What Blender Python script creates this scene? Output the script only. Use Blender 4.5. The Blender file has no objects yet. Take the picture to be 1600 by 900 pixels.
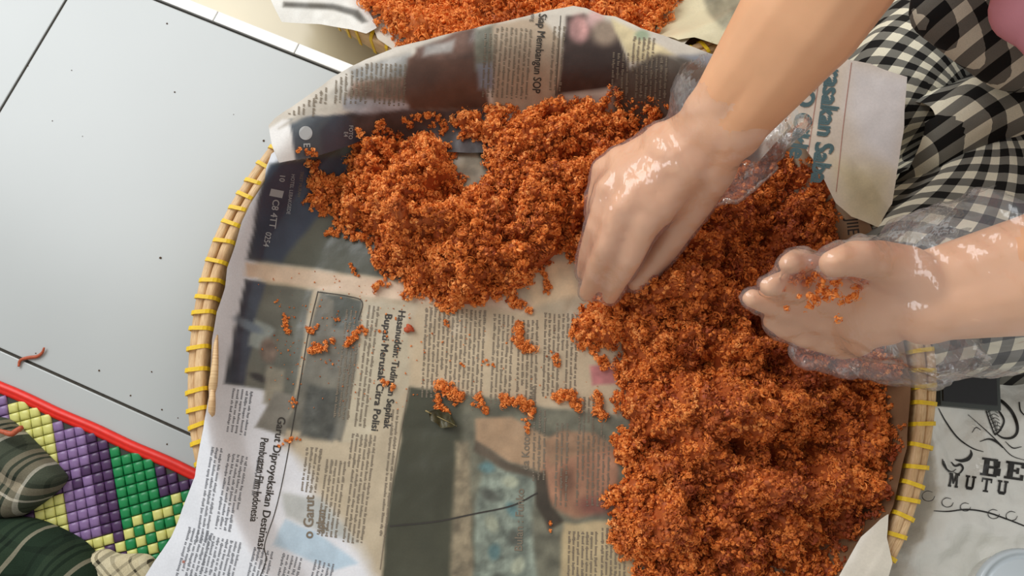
import bpy, bmesh, math, random
import numpy as np
from mathutils import Vector, Matrix

# ------------------------------------------------------------------ camera, world, lights, exposure
scene = bpy.context.scene
COL = scene.collection
CAM_H = 0.5703
TILT = math.radians(11.5346)
FPX = 1200.0
cam_d = bpy.data.cameras.new('camera')
cam_d.sensor_width = 36.0
cam_d.lens = 36.0 * FPX / 1600.0
cam_d.clip_start = 0.01
cam = bpy.data.objects.new('camera', cam_d)
cam.location = (0, 0, CAM_H)
cam.rotation_euler = (TILT, 0, 0)
COL.objects.link(cam)
scene.camera = cam

world = bpy.data.worlds.new('room_light')
scene.world = world
world.use_nodes = True
wb = world.node_tree.nodes['Background']
wb.inputs[0].default_value = (1.0, 0.975, 0.92, 1)
wb.inputs[1].default_value = 0.50


def area_light(name, loc, target, sx, sy, power, color):
    d = bpy.data.lights.new(name, 'AREA')
    d.shape = 'RECTANGLE'
    d.size, d.size_y = sx, sy
    d.energy = power
    d.color = color
    o = bpy.data.objects.new(name, d)
    o.location = loc
    o.rotation_euler = (Vector(target) - Vector(loc)).to_track_quat('-Z', 'Y').to_euler()
    COL.objects.link(o)
    return o


area_light('window_light', (-0.95, 0.95, 1.10), (0.05, 0.1, 0.0), 1.0, 1.0, 20, (0.95, 0.98, 1.0))
area_light('warm_fill_light', (0.9, 1.7, 1.3), (0.3, 0.2, 0.1), 0.8, 0.9, 9, (1.0, 0.90, 0.74))  # added warm fill from the upper right, its source unseen

scene.view_settings.view_transform = 'Standard'
scene.view_settings.look = 'None'
scene.view_settings.gamma = 1.0
scene.view_settings.use_curve_mapping = False
scene.view_settings.exposure = 0.0

rng = np.random.default_rng(7)
random.seed(7)

# ------------------------------------------------------------------ geometry helpers
CT, ST = math.cos(TILT), math.sin(TILT)


def W(px, py, z=0.0):
    """world point at height z that the photograph shows at (px, py)"""
    vx, vy = (px - 800) / FPX, -(py - 450) / FPX
    r = (vx, CT * vy + ST, ST * vy - CT)
    t = (z - CAM_H) / r[2]
    return Vector((r[0] * t, r[1] * t, z))


def to_px(V):
    x, y, z = V[:, 0], V[:, 1], V[:, 2] - CAM_H
    cy = CT * y + ST * z
    cz = -ST * y + CT * z
    d = -cz
    return 800 + FPX * x / d, 450 - FPX * cy / d


def Wn(px, py, zf, it=7):
    """numpy version, z given by a surface function zf(x, y)"""
    px, py = np.asarray(px, float), np.asarray(py, float)
    vx, vy = (px - 800) / FPX, -(py - 450) / FPX
    rx, ry, rz = vx, CT * vy + ST, ST * vy - CT
    z = np.full(px.shape, 0.02)
    for _ in range(it):
        t = (z - CAM_H) / rz
        z = 0.5 * z + 0.5 * zf(rx * t, ry * t)
    t = (z - CAM_H) / rz
    return np.stack([rx * t, ry * t, zf(rx * t, ry * t)], -1)


def vnoise(x, y, s=0):
    xi, yi = np.floor(x).astype(np.int64), np.floor(y).astype(np.int64)
    xf, yf = x - xi, y - yi
    u, v = xf * xf * (3 - 2 * xf), yf * yf * (3 - 2 * yf)

    def h(a, b):
        n = (a * 374761393 + b * 668265263 + s * 1442695041) & 0xffffffff
        n = ((n ^ (n >> 13)) * 1274126177) & 0xffffffff
        n = (n ^ (n >> 16)) & 0xffff
        return n / 65535.0
    return (h(xi, yi) * (1 - u) + h(xi + 1, yi) * u) * (1 - v) + (h(xi, yi + 1) * (1 - u) + h(xi + 1, yi + 1) * u) * v


def fbm(x, y, s=0, o=4):
    r, a, t = 0, 0.5, 0
    for i in range(o):
        r = r + a * vnoise(x * 2 ** i, y * 2 ** i, s + i * 17)
        t += a
        a *= 0.5
    return r / t


def sstep(a, b, x):
    t = np.clip((x - a) / (b - a), 0, 1)
    return t * t * (3 - 2 * t)


def sdpoly(x, y, poly):
    """signed distance to polygon, negative inside; also the nearest boundary point"""
    x, y = np.asarray(x, float), np.asarray(y, float)
    best = np.full(x.shape, 1e9)
    bx, by = x.copy(), y.copy()
    ins = np.zeros(x.shape, bool)
    n = len(poly)
    for i in range(n):
        ax, ay = poly[i][0], poly[i][1]
        cx, cy = poly[(i + 1) % n][0], poly[(i + 1) % n][1]
        ex, ey = cx - ax, cy - ay
        t = np.clip(((x - ax) * ex + (y - ay) * ey) / (ex * ex + ey * ey + 1e-18), 0, 1)
        qx, qy = ax + t * ex, ay + t * ey
        d = np.hypot(x - qx, y - qy)
        m = d < best
        best = np.where(m, d, best)
        bx, by = np.where(m, qx, bx), np.where(m, qy, by)
        c = (ay > y) != (cy > y)
        ins ^= c & (x < ex * (y - ay) / (ey if abs(ey) > 1e-18 else 1e-18) + ax)
    return np.where(ins, -best, best), bx, by


def lin(c):
    c = np.asarray(c, float) / 255.0
    return np.where(c <= 0.04045, c / 12.92, ((c + 0.055) / 1.055) ** 2.4)


def rgb(*c):
    return tuple(lin(c)) + (1.0,)


def mk(name, V, F, mat=None, parent=None, col=None, uv=None, smooth=True):
    """one mesh object from vertex / face arrays (faces all tris or all quads, or a python list)"""
    me = bpy.data.meshes.new(name)
    V = np.asarray(V, np.float32)
    if isinstance(F, np.ndarray):
        k = F.shape[1]
        me.vertices.add(len(V))
        me.vertices.foreach_set('co', V.ravel())
        me.loops.add(F.size)
        me.loops.foreach_set('vertex_index', F.astype(np.int32).ravel())
        me.polygons.add(len(F))
        me.polygons.foreach_set('loop_start', np.arange(0, F.size, k, dtype=np.int32))
        me.update(calc_edges=True)
    else:
        me.from_pydata([tuple(v) for v in V], [], F)
    if smooth:
        me.polygons.foreach_set('use_smooth', np.ones(len(me.polygons), bool))
    if col is not None:
        a = me.color_attributes.new('print', 'FLOAT_COLOR', 'POINT')
        c = np.ones((len(V), 4), np.float32)
        c[:, :3] = col
        a.data.foreach_set('color', c.ravel())
    if uv is not None:
        l = me.uv_layers.new(name='UVMap')
        vi = np.empty(len(me.loops), np.int32)
        me.loops.foreach_get('vertex_index', vi)
        l.data.foreach_set('uv', np.asarray(uv, np.float32)[vi].ravel())
    me.validate()
    if mat:
        me.materials.append(mat)
    return ob(name, me, parent)


def ob(name, me, parent=None):
    o = bpy.data.objects.new(name, me)
    COL.objects.link(o)
    if parent:
        o.parent = parent
    return o


def tag(o, label, cat, group=None, kind=None):
    o['label'] = label
    o['category'] = cat
    if group:
        o['group'] = group
    if kind:
        o['kind'] = kind
    return o


def empty(name, loc=(0, 0, 0), rz=0.0):
    o = bpy.data.objects.new(name, None)
    o.empty_display_size = 0.02
    o.location = loc
    o.rotation_euler = (0, 0, rz)
    COL.objects.link(o)
    return o


def struct(o):
    o['kind'] = 'structure'
    return o


def bevel_box(sx, sy, sz, b=0.0006, seg=1):
    bm = bmesh.new()
    bmesh.ops.create_cube(bm, size=1.0)
    bmesh.ops.scale(bm, vec=(sx, sy, sz), verts=bm.verts)
    bmesh.ops.translate(bm, vec=(0, 0, -sz / 2), verts=bm.verts)
    bmesh.ops.bevel(bm, geom=bm.edges[:], offset=b, segments=seg, affect='EDGES', profile=0.7)
    return bm


def bm_mesh(name, bm, mat, smooth=False):
    me = bpy.data.meshes.new(name)
    bm.to_mesh(me)
    bm.free()
    me.materials.append(mat)
    if smooth:
        me.polygons.foreach_set('use_smooth', np.ones(len(me.polygons), bool))
    return me


def catmull(pts, n=8):
    pts = [np.asarray(p, float) for p in pts]
    P = [2 * pts[0] - pts[1]] + pts + [2 * pts[-1] - pts[-2]]
    out = []
    for i in range(1, len(P) - 2):
        for k in range(n):
            t = k / n
            a, b, c, d = P[i - 1], P[i], P[i + 1], P[i + 2]
            out.append(0.5 * (2 * b + (c - a) * t + (2 * a - 5 * b + 4 * c - d) * t * t + (3 * b - a - 3 * c + d) * t ** 3))
    out.append(pts[-1])
    return np.array(out)


def tube_geo(path, rad, sides=8, cap=True):
    path = np.asarray(path, float)
    n = len(path)
    rad = np.full(n, rad) if np.isscalar(rad) else np.asarray(rad)
    T = np.gradient(path, axis=0)
    T /= np.linalg.norm(T, axis=1)[:, None] + 1e-12
    ref = np.array([0.31, 0.17, 0.93])
    N1 = np.cross(T, ref)
    N1 /= np.linalg.norm(N1, axis=1)[:, None] + 1e-12
    N2 = np.cross(T, N1)
    V = []
    for k in range(sides):
        a = 2 * math.pi * k / sides
        V.append(path + (N1 * math.cos(a) + N2 * math.sin(a)) * rad[:, None])
    V = np.stack(V, 1).reshape(-1, 3)
    F = [[i * sides + k, i * sides + (k + 1) % sides, (i + 1) * sides + (k + 1) % sides, (i + 1) * sides + k]
         for i in range(n - 1) for k in range(sides)]
    if cap:
        F.append(list(range(sides))[::-1])
        F.append([(n - 1) * sides + k for k in range(sides)])
    return V, F


# ------------------------------------------------------------------ materials
MAT = {}


def mat(name, color=(0.8, 0.8, 0.8, 1), rough=0.5, spec=0.5, noise=None, bump=None, attr=None, coord='Object', sss=None):
    """principled material; noise=(scale, amount, detail) colour mottling, bump=(scale, strength, distance)"""
    m = bpy.data.materials.new(name)
    m.use_nodes = True
    nt = m.node_tree
    b = nt.nodes['Principled BSDF']
    b.inputs['Roughness'].default_value = rough
    b.inputs['Specular IOR Level'].default_value = spec
    b.inputs['Base Color'].default_value = color
    src = None
    tc = nt.nodes.new('ShaderNodeTexCoord')
    if attr:
        a = nt.nodes.new('ShaderNodeAttribute')
        a.attribute_name = attr
        src = a.outputs['Color']
    if noise:
        n = nt.nodes.new('ShaderNodeTexNoise')
        n.inputs['Scale'].default_value = noise[0]
        n.inputs['Detail'].default_value = noise[2] if len(noise) > 2 else 4
        nt.links.new(tc.outputs[coord], n.inputs['Vector'])
        r = nt.nodes.new('ShaderNodeMapRange')
        r.inputs['From Min'].default_value = 0.25
        r.inputs['From Max'].default_value = 0.75
        r.inputs['To Min'].default_value = 1 - noise[1]
        r.inputs['To Max'].default_value = 1 + noise[1]
        nt.links.new(n.outputs['Fac'], r.inputs['Value'])
        mx = nt.nodes.new('ShaderNodeVectorMath')
        mx.operation = 'SCALE'
        if src:
            nt.links.new(src, mx.inputs[0])
        else:
            mx.inputs[0].default_value = color[:3]
        nt.links.new(r.outputs['Result'], mx.inputs['Scale'])
        src = mx.outputs['Vector']
    if src:
        nt.links.new(src, b.inputs['Base Color'])
    if bump:
        n = nt.nodes.new('ShaderNodeTexNoise')
        n.inputs['Scale'].default_value = bump[0]
        n.inputs['Detail'].default_value = 5
        nt.links.new(tc.outputs[coord], n.inputs['Vector'])
        bp = nt.nodes.new('ShaderNodeBump')
        bp.inputs['Strength'].default_value = bump[1]
        bp.inputs['Distance'].default_value = bump[2]
        nt.links.new(n.outputs['Fac'], bp.inputs['Height'])
        nt.links.new(bp.outputs['Normal'], b.inputs['Normal'])
    if sss:
        b.inputs['Subsurface Weight'].default_value = sss[0]
        b.inputs['Subsurface Radius'].default_value = sss[1]
        b.inputs['Subsurface Scale'].default_value = sss[2]
    MAT[name] = m
    return m


def check_mat(name, period, cols, rot=0.0, coord='UV', rough=0.8, duty=0.5, phase=(0, 0), weave=2200):
    """woven two-way check: cols = (neither, one, both)"""
    m = bpy.data.materials.new(name)
    m.use_nodes = True
    nt = m.node_tree
    N, L = nt.nodes.new, nt.links.new
    b = nt.nodes['Principled BSDF']
    b.inputs['Roughness'].default_value = rough
    b.inputs['Specular IOR Level'].default_value = 0.15
    tc = N('ShaderNodeTexCoord')
    mp = N('ShaderNodeMapping')
    mp.inputs['Rotation'].default_value = (0, 0, rot)
    mp.inputs['Location'].default_value = (phase[0], phase[1], 0)
    L(tc.outputs[coord], mp.inputs['Vector'])
    sp = N('ShaderNodeSeparateXYZ')
    L(mp.outputs['Vector'], sp.inputs[0])
    s = []
    for ax in (0, 1):
        d = N('ShaderNodeMath'); d.operation = 'DIVIDE'; d.inputs[1].default_value = period
        L(sp.outputs[ax], d.inputs[0])
        f = N('ShaderNodeMath'); f.operation = 'FRACT'
        L(d.outputs[0], f.inputs[0])
        c = N('ShaderNodeMath'); c.operation = 'LESS_THAN'; c.inputs[1].default_value = duty
        L(f.outputs[0], c.inputs[0])
        s.append(c)
    a = N('ShaderNodeMath'); a.operation = 'ADD'
    L(s[0].outputs[0], a.inputs[0]); L(s[1].outputs[0], a.inputs[1])
    h = N('ShaderNodeMath'); h.operation = 'MULTIPLY'; h.inputs[1].default_value = 0.5
    L(a.outputs[0], h.inputs[0])
    cr = N('ShaderNodeValToRGB')
    cr.color_ramp.interpolation = 'CONSTANT'
    e = cr.color_ramp.elements
    e[0].position, e[0].color = 0.0, cols[0]
    e[1].position, e[1].color = 0.75, cols[2]
    n = e.new(0.25); n.color = cols[1]
    L(h.outputs[0], cr.inputs[0])
    nz = N('ShaderNodeTexNoise'); nz.inputs['Scale'].default_value = weave
    L(tc.outputs['Object'], nz.inputs['Vector'])
    mr = N('ShaderNodeMapRange'); mr.inputs['To Min'].default_value = 0.75; mr.inputs['To Max'].default_value = 1.25
    L(nz.outputs['Fac'], mr.inputs['Value'])
    vm = N('ShaderNodeVectorMath'); vm.operation = 'SCALE'
    L(cr.outputs['Color'], vm.inputs[0]); L(mr.outputs['Result'], vm.inputs['Scale'])
    L(vm.outputs['Vector'], b.inputs['Base Color'])
    MAT[name] = m
    return m


mat('tile_white', rgb(177, 181, 181), 0.28, 0.5, noise=(9, 0.025), bump=(6, 0.05, 0.002))
mat('tile_beige', rgb(214, 202, 172), 0.25, 0.5, noise=(12, 0.05))
mat('tile_edge', rgb(240, 240, 238), 0.2, 0.5, noise=(60, 0.02))
mat('grout', rgb(70, 66, 60), 0.9, 0.2, noise=(300, 0.3))
mat('paper', rough=0.34, spec=0.5, attr='print', noise=(700, 0.05), bump=(90, 0.25, 0.0012))
mat('ink', rgb(62, 58, 54), 0.55, 0.3)
mat('ink_soft', rgb(128, 116, 100), 0.5, 0.35)
mat('ink_dry', rgb(126, 128, 134), 0.6, 0.3)
mat('ink_teal', rgb(84, 108, 112), 0.5, 0.3)
mat('ink_white', rgb(190, 194, 196), 0.45, 0.3)
mat('ink_grey', rgb(172, 176, 178), 0.4, 0.4)
mat('ink_red', rgb(176, 120, 108), 0.6, 0.3)
mat('floss', rough=0.55, spec=0.28, attr='print', noise=(900, 0.18, 3))
mat('bamboo_tie', rgb(236, 196, 40), 0.4, 0.5, noise=(500, 0.12))
mat('skin', rgb(236, 180, 138), 0.45, 0.4, noise=(45, 0.05), bump=(900, 0.08, 0.0004), sss=(0.12, (1.0, 0.35, 0.2), 0.006))
mat('nail', rgb(236, 184, 164), 0.3, 0.5)
mat('scarf_pink', rgb(206, 140, 152), 0.85, 0.2, noise=(30, 0.05), bump=(1200, 0.2, 0.0005))
mat('mat_red', rgb(222, 34, 18), 0.4, 0.45, noise=(250, 0.1))
mat('mat_backing', rgb(58, 60, 52), 0.6, 0.3)
for nm, c in (('cell_yellow', (208, 206, 120)), ('cell_lilac', (132, 104, 150)), ('cell_purple', (72, 44, 84)),
              ('cell_green', (16, 128, 70)), ('cell_teal', (60, 90, 78))):
    mat(nm, rgb(*c), 0.35, 0.45, noise=(200, 0.08))
mat('bag_white', rgb(246, 246, 240), 0.12, 0.6, noise=(14, 0.04), bump=(60, 0.6, 0.004))
mat('bag_ink', rgb(34, 32, 30), 0.35, 0.5)
mat('box_black', rgb(24, 25, 30), 0.3, 0.5, noise=(200, 0.15))
mat('box_edge', rgb(66, 72, 70), 0.35, 0.5)
mat('lid_white', rgb(206, 216, 222), 0.25, 0.5, noise=(20, 0.03))
mat('leaf_dry', rgb(74, 68, 44), 0.45, 0.5, noise=(260, 0.4), bump=(400, 0.5, 0.001))
mat('leaf_vein', rgb(150, 132, 88), 0.5, 0.4)
mat('speck', rgb(86, 66, 50), 0.8, 0.2)


def bamboo_mat(name, base, dark):
    m = bpy.data.materials.new(name)
    m.use_nodes = True
    nt = m.node_tree
    N, L = nt.nodes.new, nt.links.new
    b = nt.nodes['Principled BSDF']
    b.inputs['Roughness'].default_value = 0.5
    tc = N('ShaderNodeTexCoord')
    mp = N('ShaderNodeMapping')
    mp.inputs['Scale'].default_value = (30, 900, 1)
    L(tc.outputs['UV'], mp.inputs['Vector'])
    n1 = N('ShaderNodeTexNoise'); n1.inputs['Scale'].default_value = 1.0; n1.inputs['Detail'].default_value = 5
    L(mp.outputs['Vector'], n1.inputs['Vector'])
    n2 = N('ShaderNodeTexNoise'); n2.inputs['Scale'].default_value = 45; n2.inputs['Detail'].default_value = 3
    L(tc.outputs['Object'], n2.inputs['Vector'])
    mx = N('ShaderNodeMath'); mx.operation = 'MULTIPLY'
    L(n1.outputs['Fac'], mx.inputs[0]); L(n2.outputs['Fac'], mx.inputs[1])
    cr = N('ShaderNodeValToRGB')
    e = cr.color_ramp.elements
    e[0].position, e[0].color = 0.12, dark
    e[1].position, e[1].color = 0.34, base
    L(mx.outputs[0], cr.inputs[0])
    L(cr.outputs['Color'], b.inputs['Base Color'])
    bp = N('ShaderNodeBump'); bp.inputs['Strength'].default_value = 0.4; bp.inputs['Distance'].default_value = 0.0006
    L(n1.outputs['Fac'], bp.inputs['Height'])
    L(bp.outputs['Normal'], b.inputs['Normal'])
    MAT[name] = m


bamboo_mat('bamboo', rgb(232, 198, 150), rgb(188, 146, 100))
bamboo_mat('bamboo_weave', rgb(196, 160, 112), rgb(120, 84, 50))

check_mat('gingham', 0.0150, (rgb(232, 226, 204), rgb(122, 120, 112), rgb(30, 29, 28)))
check_mat('gingham_blouse', 0.0150, (rgb(214, 210, 192), rgb(112, 110, 103), rgb(28, 27, 27)), coord='Object', rot=0.95)


def glove_mat():
    """thin clear film: mostly see-through, slightly milky, with sharp reflections"""
    m = bpy.data.materials.new('glove_plastic')
    m.use_nodes = True
    nt = m.node_tree
    N, L = nt.nodes.new, nt.links.new
    nt.nodes.remove(nt.nodes['Principled BSDF'])
    tr = N('ShaderNodeBsdfTransparent'); tr.inputs[0].default_value = (0.99, 0.99, 0.99, 1)
    di = N('ShaderNodeBsdfDiffuse'); di.inputs[0].default_value = (0.93, 0.92, 0.95, 1)
    gl = N('ShaderNodeBsdfGlossy'); gl.inputs['Roughness'].default_value = 0.13
    tc = N('ShaderNodeTexCoord')
    mp = N('ShaderNodeMapping'); mp.inputs['Scale'].default_value = (1, 0.5, 0.8); mp.inputs['Rotation'].default_value = (0, 0, 0.7)
    L(tc.outputs['Object'], mp.inputs['Vector'])
    n = N('ShaderNodeTexNoise'); n.inputs['Scale'].default_value = 85; n.inputs['Detail'].default_value = 3
    L(mp.outputs['Vector'], n.inputs['Vector'])
    bp = N('ShaderNodeBump'); bp.inputs['Strength'].default_value = 0.8; bp.inputs['Distance'].default_value = 0.004
    L(n.outputs['Fac'], bp.inputs['Height'])
    L(bp.outputs['Normal'], gl.inputs['Normal'])
    fr = N('ShaderNodeFresnel'); fr.inputs['IOR'].default_value = 1.55
    L(bp.outputs['Normal'], fr.inputs['Normal'])
    cl = N('ShaderNodeMath'); cl.operation = 'MINIMUM'; cl.inputs[1].default_value = 0.45
    L(fr.outputs[0], cl.inputs[0])
    m1 = N('ShaderNodeMixShader'); m1.inputs[0].default_value = 0.09
    L(tr.outputs[0], m1.inputs[1]); L(di.outputs[0], m1.inputs[2])
    m2 = N('ShaderNodeMixShader')
    L(cl.outputs[0], m2.inputs[0]); L(m1.outputs[0], m2.inputs[1]); L(gl.outputs[0], m2.inputs[2])
    L(m2.outputs[0], nt.nodes['Material Output'].inputs['Surface'])
    MAT['glove'] = m


glove_mat()

# ------------------------------------------------------------------ the floor: tiles, edge strip, lower level
TD = math.radians(-23.03)                 # direction of the grout lines
EA = np.array([math.cos(TD), math.sin(TD)])
EB = np.array([-math.sin(TD), math.cos(TD)])
CORN = np.array([-0.3548, 0.3843])        # tile corner at the edge of the step
LOW = -0.06                               # level of the lower floor


def tpt(a, b):
    return CORN + EA * a + EB * b


floor = struct(empty('floor'))


def slab(name, a0, a1, b0, b1, ztop, th, m, parent):
    c = tpt((a0 + a1) / 2, (b0 + b1) / 2)
    me = bm_mesh(name, bevel_box(a1 - a0, b1 - b0, th, 0.0008, 2), MAT[m])
    o = ob(name, me, parent)
    o.location = (c[0], c[1], ztop)
    o.rotation_euler = (0, 0, TD)
    return o


G = 0.0010
o = slab('grout_bed', -0.9, 1.8, -1.2, 0.0, -0.0012, 0.05, 'grout', floor)
tile_me = bm_mesh('tile', bevel_box(0.3 - 2 * G, 0.3 - 2 * G, 0.012, 0.0008, 2), MAT['tile_white'])
for i in range(-3, 6):
    for j in range(-4, 0):
        t = ob('tile', tile_me, floor)
        c = tpt(0.3 * i + 0.15, 0.3 * j + 0.15)
        t.location = (c[0], c[1], 0)
        t.rotation_euler = (0, 0, TD)
# bright edging tiles along the step
for i in range(-10, 22):
    a0 = 0.047 + 0.0735 * i
    slab('edge_tile', a0 + 0.0004, a0 + 0.0731, 0.0012, 0.0105, 0.0012, 0.065, 'tile_edge', floor)
o = slab('lower_grout_bed', -0.9, 1.8, 0.0, 1.5, LOW - 0.0012, 0.05, 'grout', floor)
for i in range(-2, 5):
    for j in range(0, 4):
        slab('lower_tile', 0.4 * i + G, 0.4 * i + 0.4 - G, 0.012 + 0.4 * j + G, 0.412 + 0.4 * j - G, LOW, 0.012, 'tile_beige', floor)

# ------------------------------------------------------------------ bamboo winnowing trays
RIM = 0.0500
TC = np.array([0.0331, 0.0632])
TR = 0.2543
RIMW = 0.0125


def oval(a):
    """the hoop is pressed in a little on its far side"""
    t = np.clip((np.degrees(a) - 68) / 75, -1, 1)
    return 1 - 0.060 * np.cos(t * math.pi / 2) ** 2


def z_in(r, R=TR, rb=0.76):
    t = np.clip((r / R - rb) / (1 - rb), 0, 1)
    return 0.005 + 0.043 * t ** 1.5


def ring_geo(r0, r1, z0, z1, R, seg=192, seed=0, shape=None):
    """hoop with rounded section; returns verts, quads, uv"""
    prof = []
    b = min((r1 - r0), (z1 - z0)) * 0.28
    for (cx, cz, a0) in ((r1 - b, z1 - b, 0), (r0 + b, z1 - b, 90), (r0 + b, z0 + b, 180), (r1 - b, z0 + b, 270)):
        for k in range(3):
            a = math.radians(a0 + 45 * k)
            prof.append((cx + b * math.cos(a), cz + b * math.sin(a)))
    prof = np.array(prof)
    n = len(prof)
    V, UV = [], []
    for i in range(seg):
        a = 2 * math.pi * i / seg
        wob = 0.0006 * math.sin(a * 5 + seed) + 0.0004 * math.sin(a * 13 + 2 * seed)
        fo = (float(shape(a if a < math.pi else a - 2 * math.pi)) - 1) * R if shape else 0
        wob += fo
        for j, (r, z) in enumerate(prof):
            V.append(((r + wob) * math.cos(a), (r + wob) * math.sin(a), z + 0.0005 * math.sin(a * 9 + seed)))
            UV.append((i / seg * 8 if i < seg else 8, j / n * 0.05))
    F = np.array([[i * n + k, ((i + 1) % seg) * n + k, ((i + 1) % seg) * n + (k + 1) % n, i * n + (k + 1) % n]
                  for i in range(seg) for k in range(n)])
    return np.array(V), F, np.array(UV)


def make_tray(center, R, zb, label, rz=0.0, shape=None):
    t = empty('winnowing_tray', (center[0], center[1], zb), rz)
    tag(t, label, 'tray', 'bamboo trays of shredded meat')
    # plaited base: polar grid with a real over-and-under relief
    nr, na = 64, 200
    rr = np.linspace(0.002, R - 0.0075, nr)
    aa = np.arange(na) * 2 * math.pi / na
    r, a = np.meshgrid(rr, aa, indexing='ij')
    x, y = r * np.cos(a), r * np.sin(a)
    z = z_in(r, R) - 0.0012 + 0.0006 * np.sin(x * 520) * np.sin(y * 520)
    if shape:
        k_ = shape(np.where(a > math.pi, a - 2 * math.pi, a))
        x, y = x * k_, y * k_
    V = np.stack([x, y, z], -1).reshape(-1, 3)
    idx = np.arange(nr * na).reshape(nr, na)
    F = np.stack([idx[:-1], idx[1:], np.roll(idx, -1, 1)[1:], np.roll(idx, -1, 1)[:-1]], -1).reshape(-1, 4)
    V2 = V.copy(); V2[:, 2] = np.maximum(V2[:, 2] - 0.003, 0.0002)
    Fb = F[:, ::-1] + len(V)
    mk('woven_base', np.r_[V, V2], np.r_[F, Fb], MAT['bamboo_weave'], t, uv=np.r_[V[:, :2], V2[:, :2]] * 0.5)
    v, f, uv = ring_geo(R - 0.0060, R, RIM - 0.021, RIM, R, seed=1, shape=shape)
    mk('outer_hoop', v, f, MAT['bamboo'], t, uv=uv)
    v, f, uv = ring_geo(R - RIMW, R - 0.0062, RIM - 0.016, RIM + 0.001, R, seed=4, shape=shape)
    mk('inner_hoop', v, f, MAT['bamboo'], t, uv=uv + 3.3)
    # yellow lashing: a flat cord wrapped over both hoops, one piece for each turn
    w, h = RIMW + 0.0026, 0.0245
    prof = [(-w / 2, -h), (-w / 2, -0.003), (-w / 2 + 0.0016, -0.0002), (-w / 2 + 0.004, 0.0008), (w / 2 - 0.004, 0.0008),
            (w / 2 - 0.0016, -0.0002), (w / 2, -0.003), (w / 2, -h)]
    V, F = [], []
    for s, off in ((-1, 0.0), (1, 0.0)):
        for (px_, pz_) in prof:
            V.append((px_, s * 0.0014 + px_ * 0.12, pz_))
    for s in (-1, 1):
        for (px_, pz_) in prof:
            k = 0.9 / max(w / 2, 1e-6)
            V.append((px_ * 0.90, s * 0.0014 + px_ * 0.12, pz_ - 0.0010))
    n = len(prof)
    for i in range(n - 1):
        F += [[i, i + 1, n + i + 1, n + i], [2 * n + i, 3 * n + i, 3 * n + i + 1, 2 * n + i + 1],
              [i, 2 * n + i, 2 * n + i + 1, i + 1], [n + i, n + i + 1, 3 * n + i + 1, 3 * n + i]]
    F += [[0, n, 3 * n, 2 * n], [n - 1, 3 * n - 1, 4 * n - 1, 2 * n - 1]]
    me = bpy.data.meshes.new('lashing')
    me.from_pydata(V, [], F)
    me.materials.append(MAT['bamboo_tie'])
    cnt = int(round(2 * math.pi * (R - RIMW / 2) / 0.0128))
    for i in range(cnt):
        a = 2 * math.pi * (i + 0.18 * math.sin(i * 7.3)) / cnt
        q = ob('lashing', me, t)
        rl = R - RIMW / 2 + ((float(shape(a if a < math.pi else a - 2 * math.pi)) - 1) * R if shape else 0)
        q.location = (rl * math.cos(a), rl * math.sin(a), RIM + 0.0014)
        q.rotation_euler = (0, 0, a + 0.10 * math.sin(i * 3.1))
    return t


tray = make_tray(TC, TR, 0.0, 'round bamboo tray with yellow lashings, its floss being sorted by gloved hands', 0.0, oval)
TC2 = np.array(W(862, -352, LOW + RIM)[:2])
TR2 = float(np.linalg.norm(TC2 - np.array(W(592, 66, LOW + RIM)[:2])))
tray2 = make_tray(TC2, TR2, LOW, 'bamboo tray standing on the lower beige floor, partly under the other tray', 0.4)
# split ends of bamboo sticking up inside the left of the rim
for (x0, y0, x1, y1, wd) in ((338, 520, 329, 632, 7), (332, 590, 326, 668, 6)):
    p = [W(x0, y0, 0.046), W((x0 + x1) / 2 + 2, (y0 + y1) / 2, 0.0515), W(x1, y1, 0.046)]
    pth = catmull([np.array(q) for q in p], 6)
    v, f = tube_geo(pth, np.r_[np.linspace(0.0012, 0.0028, 9), np.linspace(0.0028, 0.0008, len(pth) - 9)], 6)
    q = mk('split_strip', np.array(v) - np.array([TC[0], TC[1], 0]), f, MAT['bamboo'], tray, uv=np.array(v)[:, :2])

# ------------------------------------------------------------------ newspaper sheets


def tray_r(x, y):
    return np.hypot(x - TC[0], y - TC[1]) + TR * (1 - oval(np.arctan2(y - TC[1], x - TC[0]))) * sstep(0.05, 0.2, np.hypot(x - TC[0], y - TC[1]))


def wrinkle(x, y, s, amp):
    a = np.abs(fbm(x * 14 + 3, y * 14, s, 3) - 0.5) * 2
    b = fbm(x * 45, y * 45 + 9, s + 5, 3) - 0.5
    return amp * (0.9 * (a - 0.3) + 0.5 * b)


def zA(x, y):
    r = tray_r(x, y)
    zi = z_in(r) + 0.0022 + wrinkle(x, y, 3, 0.0042) * (1 - 0.6 * sstep(TR - 0.04, TR - 0.01, r)) + 0.0012
    top = RIM + 0.0042 + 0.0006 * np.sin(x * 60 + y * 40)
    out = top - 0.30 * np.clip(r - TR - 0.002, 0, 1) + wrinkle(x, y, 9, 0.002) * sstep(0, 0.03, r - TR)
    k = sstep(TR - 0.028, TR - 0.0125, r)
    z = zi * (1 - k) + out * k
    return np.maximum(z, 0.004)


def zB(x, y):
    r = tray_r(x, y)
    w = wrinkle(x, y, 31, 0.0045)
    top = RIM + 0.0085 + w * 0.7 - 0.22 * np.clip(r - TR - 0.004, 0, 1)
    inn = z_in(r) + 0.0075 + w
    k = sstep(TR - 0.055, TR - 0.012, r)
    z = np.maximum(inn * (1 - k) + top * k, zA(x, y) + 0.003)
    # the free left end lifts and rolls over
    a = np.arctan2(y - TC[1], x - TC[0])
    lift = sstep(2.25, 2.62, a)
    z = z + lift * (0.013 * sstep(TR - 0.07, TR - 0.03, r) + 0.005)
    return z


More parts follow.
